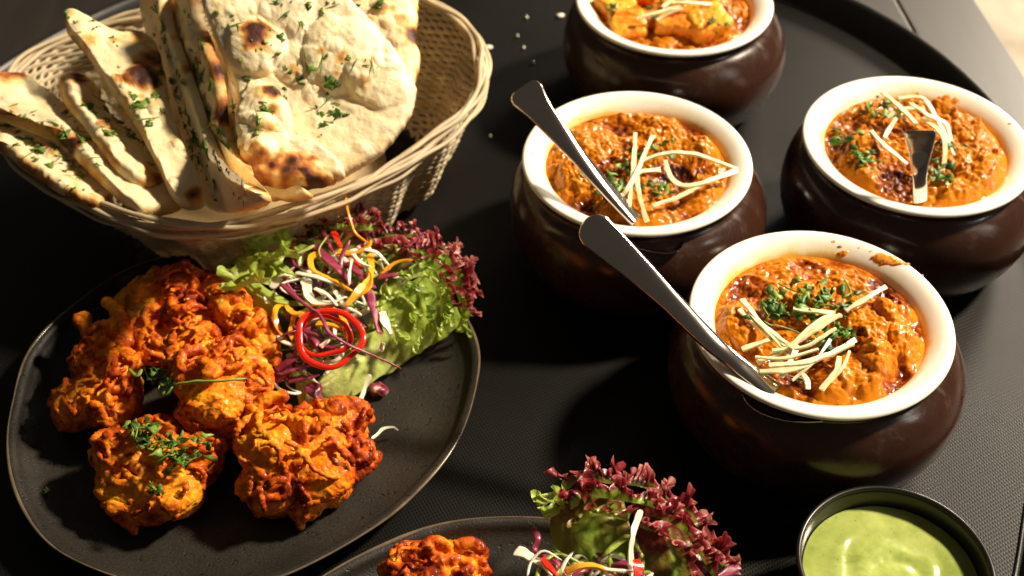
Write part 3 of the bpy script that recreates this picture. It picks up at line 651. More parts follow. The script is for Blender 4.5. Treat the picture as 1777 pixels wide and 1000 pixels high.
o = add('green_chutney', mesh_data('green_chutney', V, Fc), M['chutney'], None, 'thick yellow-green chutney filling the small black bowl', 'chutney'); o.location = (cc[0], cc[1], 0)

# ------------------------------------------------------------------ basket
bz = .072
rim_px = [(18, 150), (35, 118), (70, 88), (130, 68), (200, 45), (270, 28), (480, -25), (640, -15), (740, 8), (790, 35), (825, 75), (836, 120), (828, 165), (795, 210), (745, 250), (690, 288), (620, 325), (540, 358), (450, 385), (370, 398), (290, 396), (210, 374), (120, 335), (50, 290), (5, 240), (0, 195)]
bpts = PX(rim_px, bz); bc = np.array([-.163, .640]); NB = 528
ba, br = polar_outline(bpts, bc, NB)
bask = empty('bread_basket', (bc[0], bc[1], 0), 'oval woven cane basket full of flatbread at the upper left', 'basket')
def basket_pt(a, r, h):
    """h 0..1 from floor to rim"""
    h = np.clip(h, 0, 1)
    side = .5 + .5*np.cos(a + .25)
    kb = .60 + .20*side
    k = kb + (1 - kb)*h**1.1 - .07*np.clip(1 - h/.18, 0, 1)**2
    wave = .0042*np.sin(18*a + .1)*np.sin(np.pi*h**.6)
    return k*r + wave, .002 + (bz - .002)*h
rows = 34; nst = 66
for i in range(rows):
    h = (i + .5)/rows; rr, z = basket_pt(ba, br, h)
    ph = math.pi*(i % 2); off = .0011*np.sin(ba*nst/1 + ph)
    C = np.stack([bc[0] + (rr + off)*np.cos(ba), bc[1] + (rr + off)*np.sin(ba), np.full(NB, z) + .0004*np.sin(ba*5 + i)], 1)
    V, Fc = sweep(C, .0012, .00150, 6, closed=True)
    add('weaver', mesh_data('weaver', V, Fc), M['wicker'], bask)
stake_h = np.linspace(0, 1, 12)
for k in range(nst*1):
    a = (k + .5)/nst*2*math.pi; r0 = np.interp(a, ba, br, period=2*math.pi); P_ = []
    for h in stake_h:
        rr, z = basket_pt(a, r0, h); P_.append((bc[0] + rr*math.cos(a), bc[1] + rr*math.sin(a), z))
    V, Fc = sweep(np.array(P_), .0016, .0007, 5, up=(math.cos(a), math.sin(a), 0.4), taper=False, frame=1)
    add('stake', mesh_data('stake', V, Fc), M['wicker_dark'], bask)
for k, (dr, dz, rad, ph) in enumerate([(.0005, .001, .0021, 0), (.0035, .0025, .0019, 1.5), (-.0028, .003, .0019, 3), (.001, .0058, .0019, 4.2), (.0058, -.0008, .0017, 5.3), (-.001, -.0015, .0017, .7), (.0045, -.0045, .0014, 2.2)]):
    dr, dz, rad = dr*.78, dz*.78, rad*.80
    rr = br + dr + .0011*np.sin(ba*9 + ph) + .0005*np.sin(ba*23 + ph*2); z = bz + dz + .0011*np.cos(ba*9 + ph)
    C = np.stack([bc[0] + rr*np.cos(ba), bc[1] + rr*np.sin(ba), z], 1); V, Fc = sweep(C, rad, rad*.85, 7, closed=True)
    add('rim_strand', mesh_data('rim_strand', V, Fc), M['wicker'], bask)
V, Fc = ring_surf(bc, ba, br, [(.001, 0, .002), (.3, 0, .0022), (.56, 0, .002), (.56, 0, .0006), (.001, 0, .0006)]); add('floor_panel', mesh_data('floor_panel', V, Fc), M['wicker_dark'], bask)

# ------------------------------------------------------------------ naan
def naan(label, poly, plane, th, bubbles=(), chars=(), seed=1, wav=.0027, name='naan', parent=None, herb_n=14, group='naan pieces in the basket', center=None, edge=.48, curl=0, bend=None, base=.21, res=(44, 190)):
    Pp = [at(*q) for q in plane]; nrm = np.cross(Pp[1] - Pp[0], Pp[2] - Pp[0]); nrm /= np.linalg.norm(nrm)
    if nrm[2] < 0: nrm = -nrm
    def hit(x, y):
        d = ray(x, y); return _c + d*(((Pp[0] - _c)@nrm)/(d@nrm))
    B = np.array([hit(x, y) for x, y in poly]); ce = hit(*center) if center else B.mean(0)
    na, nr = res[1], res[0]
    Bs = spline(B, na*3, closed=True)
    L_ = np.concatenate([[0], np.cumsum(np.linalg.norm(np.diff(Bs, axis=0), axis=1))]); idx = np.interp(np.linspace(0, L_[-1], na, endpoint=False), L_, np.arange(len(Bs))).astype(int); Bs = Bs[idx]
    Bs = Bs + (.0011*perlin(Bs*150 + seed) + .0007*perlin(Bs*420 + seed))[:, None]*(Bs - ce)/np.linalg.norm(Bs - ce, axis=1)[:, None]
    f = np.linspace(0, 1, nr)**.85; G = ce + (Bs - ce)[None]*f[:, None, None]
    Dm = (1 - f)[:, None]*np.linalg.norm(Bs - ce, axis=1)[None]
    prof = np.sqrt(np.clip(1 - np.exp(-Dm/.0016), 0, 1)); q = G*[1, 1, 1]
    H = th*prof + wav*fbm(q*48 + seed*2.3, 3)*np.clip(Dm/.006, 0, 1) + .0007*fbm(q*190 + seed, 2)*np.clip(Dm/.002, 0, 1)
    T = base + .20*fbm(q*85 + seed, 3) + .80*np.clip(fbm(q*52 + seed*5, 3) - .14, 0, 1) + edge*np.exp(-Dm/.0022)*(.55 + .9*fbm(q*60 + 3 + seed, 2))
    for (px, py, rp, hh, tt) in bubbles:
        c = hit(px, py); d = np.linalg.norm(G - c, axis=-1)/(rp*.00038); d = d*(1 + .2*perlin(q*70)); H += hh*np.clip(1 - d*d, 0, 1)**.6*prof; T += tt*np.clip(1 - d*1.15, 0, 1)**1.2
    rb = np.random.RandomState(seed + 50)
    for _ in range(16 if parent is None else 6):
        c = G[rb.randint(4, nr - 6), rb.randint(na)]; rp = rb.uniform(5, 17); tt = rb.uniform(0, .42)*(rb.rand() < .6)
        d = np.linalg.norm(G - c, axis=-1)/(rp*.00038)*(1 + .3*perlin(q*120)); H += .0014*rp/14*np.clip(1 - d*d, 0, 1)**.7*prof; T += tt*np.clip(1.1 - d, 0, 1)
    for (px, py, rp, tt) in chars:
        c = hit(px, py); d = np.linalg.norm(G - c, axis=-1)/(rp*.00038)*(1 + .45*perlin(q*170 + seed)); T += tt*np.clip(1.25 - d, 0, 1)
    if bend is not None:
        ax = (hit(*bend[1]) - hit(*bend[0])); ll = np.linalg.norm(ax); ax /= ll; s = ((G - hit(*bend[0]))@ax)/ll; H = H + bend[2]*np.sin(np.clip(s, 0, 1)*np.pi)
    top = G + nrm*H[..., None]; bot = ce + (Bs - ce)[None]*(f[::-1, None, None]**1)*.995 - nrm*(th*.35*np.sqrt(np.clip(1 - f[::-1], 0, 1))[:, None, None])
    if bend is not None:
        s = ((bot - hit(*bend[0]))@ax)/ll; bot = bot + nrm*(bend[2]*np.sin(np.clip(s, 0, 1)*np.pi))[..., None]
    V = np.concatenate([top.reshape(-1, 3), bot.reshape(-1, 3)]); m = 2*nr
    Fc = [(i*na + j, i*na + (j+1) % na, (i+1)*na + (j+1) % na, (i+1)*na + j) for i in range(m - 1) for j in range(na)]
    T = np.concatenate([T.ravel(), np.full(nr*na, .35)])
    o = add(name, mesh_data(name, V, Fc, np.clip(T, 0, 1)), M['naan'], parent, label, None if parent else 'naan', None if parent else group, None, loc=tuple(ce))
    if herb_n:
        rnd = np.random.RandomState(seed); parts = []
        for k in range(int(herb_n*2.2)):
            if k % 4 == 0: i0 = rnd.randint(3, nr - 5); j0 = rnd.randint(na)
            i = int(np.clip(i0 + rnd.randint(-4, 5), 3, nr - 4)); j = (j0 + rnd.randint(-5, 6)) % na; c = top[i, j] + nrm*.0005
            v, fc, t = leaf_bits([(0, 0, 0)], 1, 0.0, .0007 + .0032*rnd.rand()**2, seed*100 + k, zj=0, stems=.25)
            z = Vector((0, 0, 1)).rotation_difference(Vector(nrm)).to_matrix(); v = v*[1, 1, .6]; parts.append((v@np.array(z).T + c, fc, t*.7 + .2))
        V, Fc, T = join(parts); add('herb_flecks', mesh_data('herb_flecks', V, Fc, T), M['herb'], o, kind='stuff')
    return o
naan('dim naan slice low at the back left of the basket, half hidden', [(60, 165), (110, 125), (170, 118), (240, 150), (280, 240), (230, 280), (150, 230), (90, 200)], [(100, 130, .050), (270, 250, .035), (90, 200, .040)], .005, seed=31, herb_n=8)
naan('lowest naan slice at the far left with a folded lit end', [(-30, 205), (20, 225), (60, 245), (110, 290), (150, 322), (185, 326), (197, 345), (185, 362), (150, 357), (100, 335), (45, 295), (0, 262), (-30, 250)],
     [(-20, 230, .074), (190, 345, .068), (60, 240, .064)], .006, [(95, 285, 30, .003, .05)], [(190, 358, 12, .5)], seed=2, herb_n=46, center=(80, 290))
naan('long naan slice second from the left with a charred spot on its edge', [(-40, 148), (30, 145), (70, 160), (110, 195), (150, 240), (190, 285), (240, 315), (312, 345), (315, 365), (255, 378), (225, 365), (170, 315), (120, 265), (75, 215), (20, 200), (-40, 190)],
     [(0, 165, .085), (300, 362, .0708), (120, 190, .0765)], .0070, [(20, 160, 40, .003, .2)], [(133, 262, 22, .6), (10, 152, 28, .35), (225, 330, 20, .25)], seed=3, herb_n=34, center=(150, 262), edge=.45)
naan('short naan slice third from the left with a burst charred bubble at its top', [(102, 148), (125, 138), (150, 148), (170, 185), (200, 225), (240, 262), (280, 300), (288, 322), (268, 334), (235, 325), (205, 300), (175, 262), (140, 212), (112, 180)],
     [(115, 155, .090), (275, 325, .0742), (200, 215, .0795)], .0070, [(130, 170, 24, .004, .2)], [(133, 165, 12, .75), (148, 195, 14, .35), (270, 328, 16, .35)], seed=4, herb_n=30, edge=.4)
naan('tall bright naan slice with a pointed top and a large charred blister', [(112, 28), (130, 27), (165, 45), (200, 62), (240, 62), (272, 85), (288, 140), (300, 200), (325, 270), (352, 335), (352, 360), (328, 365), (300, 345), (268, 280), (235, 220), (195, 165), (160, 110), (138, 78), (118, 60)],
     [(125, 45, .115), (340, 355, .078), (275, 110, .1015)], .0070, [(245, 148, 26, .004, .1), (150, 80, 30, .003, 0)], [(247, 150, 27, .85), (262, 120, 30, .35), (240, 75, 20, .25), (160, 88, 14, .3), (335, 350, 14, .6), (120, 38, 14, .3), (200, 85, 10, .3)], seed=5, herb_n=26, center=(250, 200), edge=.35)
naan('shaded greenish naan slice standing right of the blistered one', [(256, -20), (285, -20), (300, 40), (320, 90), (345, 160), (372, 240), (405, 300), (465, 335), (462, 358), (410, 370), (372, 360), (345, 320), (315, 240), (292, 170), (280, 110), (268, 60)],
     [(262, 0, .101), (400, 362, .075), (372, 235, .103)], .006, [], [(310, 155, 14, .3)], seed=6, herb_n=95, center=(330, 200), base=.12)
naan('narrow naan slice with a crisp brown ridge left of the big folded naan', [(296, -20), (338, -20), (352, 30), (375, 90), (392, 150), (400, 220), (430, 280), (440, 310), (410, 322), (380, 315), (360, 260), (345, 190), (328, 120), (310, 60)],
     [(300, 0, .116), (410, 318, .084), (395, 150, .122)], .006, [(355, 70, 20, .004, .1)], [(385, 130, 20, .35), (395, 200, 16, .4), (340, 110, 14, .3)], seed=7, herb_n=60, center=(365, 170), edge=.5)
naan('sliver of naan wedged beneath the big folded naan', [(372, 60), (400, 90), (415, 180), (430, 260), (470, 310), (540, 335), (520, 350), (455, 345), (420, 300), (398, 230), (382, 150)],
     [(385, 90, .118), (500, 340, .086), (430, 240, .096)], .006, [], [(440, 325, 16, .5), (395, 180, 14, .4)], seed=8, herb_n=12, center=(420, 240), edge=.5)
naan('pale naan piece at the top edge behind the big folded naan', [(480, -60), (640, -60), (722, -40), (722, 60), (728, 110), (715, 170), (690, 185), (640, 120), (560, 60), (490, 20)],
     [(500, 0, .120), (720, 0, .115), (710, 170, .088)], .007, [(665, 45, 60, .007, .05), (700, 110, 40, .004, 0)], [(719, 78, 15, 1.0), (700, 15, 20, .25)], seed=9, herb_n=16, center=(640, 40))
big = naan('big puffy folded naan with golden bubbles in front of the others', [(345, -50), (460, -60), (560, -40), (630, 25), (690, 95), (722, 150), (712, 205), (680, 250), (640, 285), (590, 312), (545, 326), (490, 322), (445, 300), (425, 240), (415, 180), (395, 120), (370, 60), (352, 10)],
     [(400, 0, .142), (690, 120, .118), (540, 325, .082)], .008,
     [(448, 95, 44, .0065, .02), (597, 108, 62, .0065, .02), (655, 150, 44, .005, .03), (520, 125, 34, .003, .02), (400, 30, 40, .003, 0), (680, 110, 26, .003, 0), (500, 30, 40, .003, 0)],
     [(452, 75, 27, .75), (440, 95, 30, .2), (700, 60, 22, .22), (560, 70, 18, .2), (610, 180, 14, .25), (575, 40, 20, .2), (530, 318, 30, .3), (430, 60, 16, .2), (660, 260, 16, .2), (563, 105, 10, .4), (597, 118, 14, .45), (640, 125, 12, .3), (515, 135, 16, .38), (590, 145, 9, .5), (385, 25, 12, .3), (560, 312, 36, .16), (620, 290, 22, .2), (480, 170, 12, .3)], seed=10, herb_n=60, center=(545, 150), edge=.25, base=.06, res=(70, 280), wav=.0011)
naan(None, [(432, 152), (455, 148), (485, 165), (505, 195), (515, 225), (520, 245), (560, 262), (600, 300), (575, 322), (520, 330), (455, 322), (428, 300), (416, 262), (411, 220), (418, 180)],
     [(440, 160, .116), (590, 305, .094), (430, 300, .096)], .010, [(470, 205, 40, .005, 0), (450, 255, 40, .003, 0)],
     [(482, 176, 14, .8), (465, 182, 32, .34), (500, 310, 30, .34), (540, 290, 20, .2), (440, 290, 22, .25), (480, 215, 12, .3), (515, 300, 26, .38), (460, 305, 24, .4), (560, 312, 22, .38), (472, 250, 14, .2), (430, 230, 10, .2)], seed=12, name='fold', parent=big, herb_n=8, center=(470, 250), edge=.35, base=.10)

# ------------------------------------------------------------------ fritters
SC = .000305
def pakora(label, lobes, fingers, seed, nsh=46, zf=.0085, group='onion fritters'):
    rnd = np.random.RandomState(seed); parts = []; L_ = []
    for (px, py, z, rp) in lobes:
        c = at(px, py, z); r = rp*SC; parts.append(ico(c, (r*.98, r*1.02, r*.62))); L_.append((c, r))
        if z - r*.62 > zf + .004: parts.append(ico((c[0], c[1] + .002, (z + zf)/2), (r*.86, r*.86, (z - zf)/2 + .002)))
    for k in range(int(nsh*1.9)):
        c, r = L_[rnd.randint(len(L_))]; d = rnd.normal(size=3); d[2] = abs(d[2])*.8 + .1*rnd.rand(); d /= np.linalg.norm(d)
        t = np.cross(d, rnd.normal(size=3)); t /= np.linalg.norm(t); P_ = []; ln = .006 + .010*rnd.rand(); off = .0004 + .0022*rnd.rand()
        cu = rnd.normal(0, .9)
        for s in np.linspace(-1, 1, 7):
            v = d*math.cos(s*ln/r) + (t*math.cos(cu*s) + np.cross(d, t)*math.sin(cu*s))*math.sin(s*ln/r); P_.append(c + v/np.linalg.norm(v)*(r*.93 + off + .0008*rnd.normal()))
        P_ = np.array(P_); P_[:, 2] = np.maximum(P_[:, 2], zf + .002); rad = .0006 + .0009*rnd.rand()**2
        parts.append(sweep(spline(P_, 16), rad*1.4, rad, 7))
    for k in range(nsh//5):
        c, r = L_[rnd.randint(len(L_))]; d = rnd.normal(size=3); d[2] = abs(d[2])*.7; d /= np.linalg.norm(d); r2 = r*(.16 + .22*rnd.rand())
        p = c + d*r*.96; p[2] = max(p[2], zf + r2); parts.append(ico(p, (r2, r2*(.7 + .5*rnd.rand()), r2*.7), 2))
    for F_ in fingers:
        C = spline([at(*q[:3]) for q in F_], 24); ra = np.interp(np.linspace(0, 1, 24), np.linspace(0, 1, len(F_)), [q[3] for q in F_])*SC; parts.append(sweep(C, ra, ra*.8, 9))
    me = remeshed(parts, .00070, seed*1.37, .0012, .0003, 3, zmin=zf)
    c = np.mean([l[0] for l in L_], 0)
    return add('fritter', me, M['pakora'], None, label, 'fritter', group, None, loc=(c[0], c[1], zf))
pakora('craggy fritter at the back of the left plate, leaning behind the others', [(262, 515, .034, 42), (310, 500, .037, 38), (250, 575, .030, 44), (325, 555, .034, 46), (285, 600, .028, 44), (345, 505, .034, 30)], [[(215, 560, .03, 16), (205, 535, .034, 12), (230, 500, .036, 14)]], 21)
pakora('long reddish fritter beside the salad, sloping down to the right', [(375, 510, .036, 28), (400, 540, .037, 34), (435, 580, .035, 38), (452, 622, .030, 34)], [[(385, 515, .042, 11), (420, 545, .044, 12), (470, 570, .040, 11), (478, 610, .034, 9)], [(350, 480, .036, 12), (375, 500, .044, 13), (390, 545, .046, 12)]], 22, 34)
pakora('dark left fritter with two knobbly stems sticking up', [(195, 590, .034, 34), (170, 635, .030, 44), (150, 690, .026, 46), (200, 700, .028, 42), (125, 712, .020, 36), (205, 645, .034, 34)],
       [[(165, 600, .032, 14), (150, 570, .036, 10), (145, 555, .038, 14), (128, 556, .038, 13)], [(205, 600, .036, 16), (212, 560, .044, 11), (200, 535, .047, 9), (178, 520, .048, 9)]], 23, 50)
pakora('bright orange fritter perched in the middle of the pile', [(335, 610, .050, 44), (345, 655, .048, 46), (400, 630, .048, 44), (380, 690, .044, 54), (430, 680, .040, 40), (350, 710, .040, 34), (410, 725, .034, 28)], [[(400, 640, .054, 9), (440, 625, .052, 10), (465, 650, .044, 9), (455, 700, .038, 9)], [(345, 625, .060, 8), (365, 640, .063, 9), (352, 655, .062, 8)]], 24, 40)
pakora('lower left fritter topped with chopped coriander', [(210, 790, .028, 44), (270, 775, .030, 46), (225, 845, .022, 44), (300, 845, .024, 52), (340, 795, .026, 40), (265, 875, .018, 36)],
       [[(178, 830, .02, 12), (195, 880, .016, 12), (222, 905, .014, 10), (238, 928, .012, 5)], [(365, 770, .028, 14), (380, 800, .024, 12)]], 25, 50)
pakora('front fritter nearest the rim of the left plate, orange and lumpy', [(455, 725, .034, 38), (480, 780, .034, 60), (555, 755, .034, 52), (605, 730, .030, 32), (560, 820, .028, 52), (475, 845, .024, 48), (615, 785, .026, 28), (530, 870, .018, 34)],
       [[(595, 835, .02, 14), (635, 812, .022, 12), (660, 785, .024, 7)], [(440, 720, .042, 10), (465, 690, .046, 11), (500, 690, .046, 10)], [(575, 720, .038, 11), (605, 702, .038, 14), (640, 715, .032, 13)]], 26, 60)
pakora('reddish fritter on the bottom plate with a golden onion curl', [(715, 995, .030, 40), (760, 980, .032, 36), (800, 1005, .030, 34), (740, 1040, .030, 60)],
       [[(770, 955, .038, 12), (795, 946, .042, 8), (822, 944, .042, 8), (838, 958, .038, 7), (840, 976, .032, 4)], [(740, 965, .040, 10), (750, 942, .042, 10), (775, 950, .04, 12)], [(800, 975, .04, 9), (818, 990, .036, 10), (812, 1020, .03, 10)]], 27, 40)
herbs('chopped coriander heaped on the lower left fritter', [at(270, 765, .0475), at(285, 775, .047), at(300, 790, .044), at(315, 800, .041), at(250, 760, .0475), at(345, 770, .046), at(235, 757, .046)], 90, .0042, .0026, 12, zj=.004)
herbs('green coriander sprig caught between the middle and left fritters', [at(280, 650, .047), at(290, 660, .049), at(270, 655, .045), at(300, 668, .051)], 34, .0035, .0026, 13, zj=.004)
herbs('small coriander scraps on the front of the lower left fritter', [at(268, 856, .038)], 7, .0018, .0024, 14)
strip('herb_sprig', [(300, 668, .062), (340, 662, .066), (385, 661, .066), (428, 657, .062)], .0006, .0006, M['herb'], 'thin green coriander stem lying across the middle fritter', 'herb stem', None, tval=.8)
strip('herb_sprig', [(222, 640, .047), (238, 652, .049), (248, 640, .050)], .0009, .0005, M['herb'], 'curled green stalk between the dark left fritter and its neighbours', 'herb stem', None, tval=.9)

# ------------------------------------------------------------------ lettuce
def Q(l): return [at(*p) for p in l]
def loft(A, B, nu, nv, seed, amp, bulge, t0, t1, th=.0005, tb=0):
    A = spline(Q(A), nu); B = spline(Q(B), nu); v = np.linspace(0, 1, nv)[None, :, None]
    S = A[:, None]*(1 - v) + B[:, None]*v
    u = np.linspace(0, 1, nu)[:, None]; vv = v[..., 0]
    S[..., 2] += bulge*np.sin(np.pi*vv)*np.ones_like(u)
    q = S*1.0; n1 = fbm(q*[75, 75, 30] + seed, 3); vein = np.exp(-((vv - .5)/.05)**2)
    rad = .6*np.abs(np.sin((vv + .09*n1)*23 + seed)) + .5*perlin(q*[260, 260, 100])
    S[..., 2] += amp*n1*(.35 + u) + .0004*rad*(1 - vein) - .0012*vein*(1 - u)
    T = t0 + (t1 - t0)*u**1.2 + .10*n1 - .16*vein*(1 - u) + tb
    V = S.reshape(-1, 3); n = nu*nv; V = np.concatenate([V, V - [0, 0, th]]); T = np.concatenate([T.ravel(), T.ravel()])
    Fc = [(i*nv + j, (i+1)*nv + j, (i+1)*nv + j + 1, i*nv + j + 1) for i in range(nu-1) for j in range(nv-1)]
    Fc += [tuple(n + k for k in f)[::-1] for f in Fc]
    bd = [(0, j) for j in range(nv)] + [(i, nv-1) for i in range(1, nu)] + [(nu-1, j) for j in range(nv-2, -1, -1)] + [(i, 0) for i in range(nu-2, 0, -1)]
    bd = [i*nv + j for i, j in bd]; Fc += [(bd[k], bd[(k+1) % len(bd)], n + bd[(k+1) % len(bd)], n + bd[k]) for k in range(len(bd))]
    return V, Fc, np.clip(T, 0, 1)
def frill(ctrl, out, width, seed, t0=.55, t1=1.0, f1=110, f2=520, A1=.0032, A2=.0021, tooth=.0014, m=13):
    tooth *= .65; f2 = max(f2, 420)
    """ruffled edge: the free border is far longer than the line it grows from"""
    C0 = spline(Q(ctrl), 400); L_ = np.concatenate([[0], np.cumsum(np.linalg.norm(np.diff(C0, axis=0), axis=1))]); ln = L_[-1]
    n = int(ln*f2*9); s = np.linspace(0, ln, n); C = np.stack([np.interp(s, L_, C0[:, k]) for k in range(3)], 1); T = tangents(C)
    o1, o2 = [np.array(o, float)/np.linalg.norm(o) for o in (out if isinstance(out[0], (tuple, list)) else (out, out))]
    w = (s/ln)[:, None]; O = o1*(1 - w) + o2*w; O -= T*(O*T).sum(1)[:, None]; O /= np.linalg.norm(O, axis=1)[:, None]; B = np.cross(T, O)
    rnd = np.random.RandomState(seed); sv = np.stack([s, s*0, s*0 + seed*3.7], 1)
    p1 = 2*np.pi*f1*s + 2.5*perlin(sv*[90, 1, 1]); p2 = 2*np.pi*f2*s + 2.5*perlin(sv*[200, 1, 1] + 5)
    L2 = width*(.8 + .45*perlin(sv*[140, 1, 1] + 9)); tt = np.abs(((s*f2*1.25 + .3*perlin(sv*[300, 1, 1] + 40)) % 1) - .5)*2
    V = []; TT = []
    for j in range(m):
        v = j/(m - 1)
        a1 = A1*v**1.2*(1 + .6*perlin(sv*[110, 1, 1] + 20)); a2 = A2*v**2*(1 + .8*perlin(sv*[260, 1, 1] + 30))
        P_ = C + O*(L2*v + tooth*tt*max(0, (v - .72)/.28)*(.4 + rnd.rand(n)*0 + np.abs(perlin(sv*[400, 1, 1] + 3))*1.6))[:, None] \
            + B*(a1*np.sin(p1) + a2*np.sin(p2))[:, None] + T*(a1*.8*np.cos(p1*1.03 + 1) + a2*.9*np.cos(p2 + .5))[:, None] - O*(a1*.5*(1 + np.cos(2*p1)))[:, None]*v
        V.append(P_); TT.append(t0 + (t1 - t0)*v**1.3 + .16*perlin(sv*[160, 1, 1] + 50 + v*3))
    V = np.stack(V, 1).reshape(-1, 3); TT = np.stack(TT, 1).ravel(); nn = n*m
    Fc = [(i*m + j, (i+1)*m + j, (i+1)*m + j + 1, i*m + j + 1) for i in range(n-1) for j in range(m-1)]
    return V, Fc, np.clip(TT, 0, 1)
def lettuce(label, blades, frills, group='lettuce leaves'):
    V0 = None; root = None
    for k, b in enumerate(blades):
        V, Fc, T = loft(*b)
        if root is None:
            c = V.mean(0); root = empty('lettuce_leaf', tuple(c), label, 'lettuce', group)
        add('blade', mesh_data('blade', V, Fc, T), M['lettuce'], root)
    for f in frills:
        V, Fc, T = frill(**f)
        if root is None:
            c = V.mean(0); root = empty('lettuce_leaf', tuple(c), label, 'lettuce', group)
        add('frill', mesh_data('frill', V, Fc, T), M['lettuce'], root)
    return root
D = dict
R1, R2 = (1, .1, .5), (.8, .7, .5)
lettuce('large green lettuce leaf with a red frilled edge at the right of the left plate',
  [([(520, 690, .020), (570, 640, .026), (640, 560, .036), (700, 500, .046), (745, 455, .052)], [(520, 710, .012), (600, 695, .013), (680, 640, .014), (750, 595, .016), (805, 560, .020)], 90, 60, 3, .0060, .006, .02, .50)],
  [D(ctrl=[(740, 462, .050), (770, 470, .050), (790, 505, .042), (800, 545, .032), (790, 575, .024)], out=((.6, .8, .5), (.9, -.5, .3)), width=.009, seed=1, t0=.30, t1=.62, A1=.004),
   D(ctrl=[(705, 445, .052), (745, 440, .055), (785, 470, .050), (800, 520, .040), (800, 550, .030)], out=((.2, .9, .6), (1, -.1, .3)), width=.012, seed=2, t0=.60, t1=1.02, A1=.0045, f1=90),
   D(ctrl=[(700, 435, .048), (750, 425, .050), (795, 455, .046), (812, 510, .036)], out=((.2, .9, .3), (1, .1, .1)), width=.010, seed=3, t0=.66, t1=1.05, A1=.004),
   D(ctrl=[(720, 455, .056), (755, 470, .056), (770, 510, .050), (775, 540, .040)], out=((.3, .5, .9), (.7, .1, .8)), width=.009, seed=4, t0=.34, t1=.9, A1=.004),
   D(ctrl=[(640, 575, .040), (665, 550, .044), (680, 565, .042), (690, 600, .034)], out=((-.3, .5, .9), (.5, -.3, .8)), width=.006, seed=41, t0=.10, t1=.42, A1=.003, f1=80),
   D(ctrl=[(665, 540, .044), (690, 515, .048), (712, 530, .046), (720, 575, .036)], out=((-.2, .6, .9), (.6, -.2, .8)), width=.007, seed=42, t0=.12, t1=.46, A1=.0035, f1=80),
   D(ctrl=[(700, 490, .052), (735, 480, .054), (760, 505, .050), (765, 550, .040)], out=((0, .6, .9), (.7, -.1, .8)), width=.008, seed=43, t0=.18, t1=.52, A1=.0038, f1=85),
   D(ctrl=[(720, 600, .026), (755, 575, .030), (785, 560, .030)], out=((.2, -.2, .9), (.7, -.2, .8)), width=.006, seed=44, t0=.10, t1=.36, A1=.003, f1=80),
   D(ctrl=[(690, 520, .044), (715, 500, .048), (735, 520, .046), (745, 560, .036)], out=((.1, .6, .9), (.6, -.2, .8)), width=.006, seed=5, t0=.20, t1=.52, A1=.003)])
lettuce('dark red frilled lettuce tuft at the back of the salad, beside the basket',
  [([(560, 480, .030), (540, 440, .036), (530, 395, .044)], [(650, 480, .030), (650, 440, .036), (655, 395, .044)], 40, 40, 9, .003, .004, .45, .80)],
  [D(ctrl=[(520, 400, .040), (550, 380, .046), (600, 375, .050), (650, 385, .048)], out=((-.3, .9, .6), (.5, .8, .5)), width=.012, seed=7, t0=.6, t1=1.0, A1=.0045),
   D(ctrl=[(530, 420, .040), (570, 400, .048), (620, 400, .050), (665, 400, .046)], out=((-.4, .5, .9), (.6, .6, .7)), width=.011, seed=8, t0=.45, t1=.98, A1=.0045),
   D(ctrl=[(520, 440, .036), (550, 425, .042), (590, 420, .046)], out=((-.6, .2, .9), (.1, .6, .9)), width=.009, seed=9, t0=.25, t1=.75, A1=.004)])
lettuce('red frilled lettuce tuft between the rear tuft and the large green leaf',
  [([(600, 500, .030), (640, 450, .040), (650, 420, .044)], [(690, 500, .030), (710, 460, .040), (745, 425, .042)], 36, 36, 12, .003, .004, .5, .85)],
  [D(ctrl=[(640, 425, .042), (680, 410, .046), (730, 415, .046)], out=((-.1, .9, .5), (.4, .9, .4)), width=.010, seed=11, t0=.6, t1=.95, A1=.004),
   D(ctrl=[(640, 450, .044), (690, 435, .050), (740, 440, .050)], out=((-.1, .6, .9), (.3, .7, .8)), width=.010, seed=12, t0=.6, t1=1.0, A1=.004)])
lettuce('pale green frilled lettuce at the left of the salad above the long fritter',
  [([(500, 520, 0.041), (460, 500, 0.043), (430, 470, 0.047)], [(470, 560, 0.033), (430, 530, 0.035), (400, 500, 0.039)], 36, 30, 15, .003, .004, .25, .45)],
  [D(ctrl=[(460, 475, 0.047), (430, 475, 0.049), (405, 490, 0.047), (395, 520, 0.041)], out=((-.1, .9, .5), (-.9, .1, .4)), width=.011, seed=13, t0=.22, t1=.40, A1=.004, tooth=.004),
   D(ctrl=[(470, 495, 0.051), (440, 492, 0.053), (415, 505, 0.049), (408, 530, 0.043)], out=((-.2, .5, .9), (-.8, .1, .7)), width=.010, seed=14, t0=.2, t1=.45, A1=.004, tooth=.004)])
lettuce('mid green frilled lettuce behind the left one, under the basket rim',
  [([(530, 490, 0.043), (500, 465, 0.047), (470, 440, 0.051)], [(490, 500, 0.039), (460, 480, 0.043), (440, 455, 0.047)], 30, 26, 16, .003, .003, .35, .5)],
  [D(ctrl=[(505, 425, 0.051), (470, 425, 0.053), (445, 445, 0.049), (435, 465, 0.045)], out=((.1, .9, .5), (-.9, .3, .4)), width=.010, seed=15, t0=.35, t1=.5, A1=.004, tooth=.003),
   D(ctrl=[(520, 450, 0.055), (485, 445, 0.055), (455, 460, 0.051)], out=((0, .7, .8), (-.8, .3, .7)), width=.009, seed=16, t0=.3, t1=.55, A1=.004)])
lettuce('small forked light green lettuce scrap in front of the salad',
  [([(512, 650, .030), (514, 680, .026), (520, 702, .022)], [(545, 660, .030), (532, 682, .026), (528, 703, .022)], 20, 12, 17, .002, .001, .15, .2)],
  [D(ctrl=[(510, 655, .031), (520, 668, .030), (542, 660, .031)], out=((-.4, .8, .5), (.3, .8, .5)), width=.005, seed=17, t0=.15, t1=.3, A1=.002, tooth=.004)])
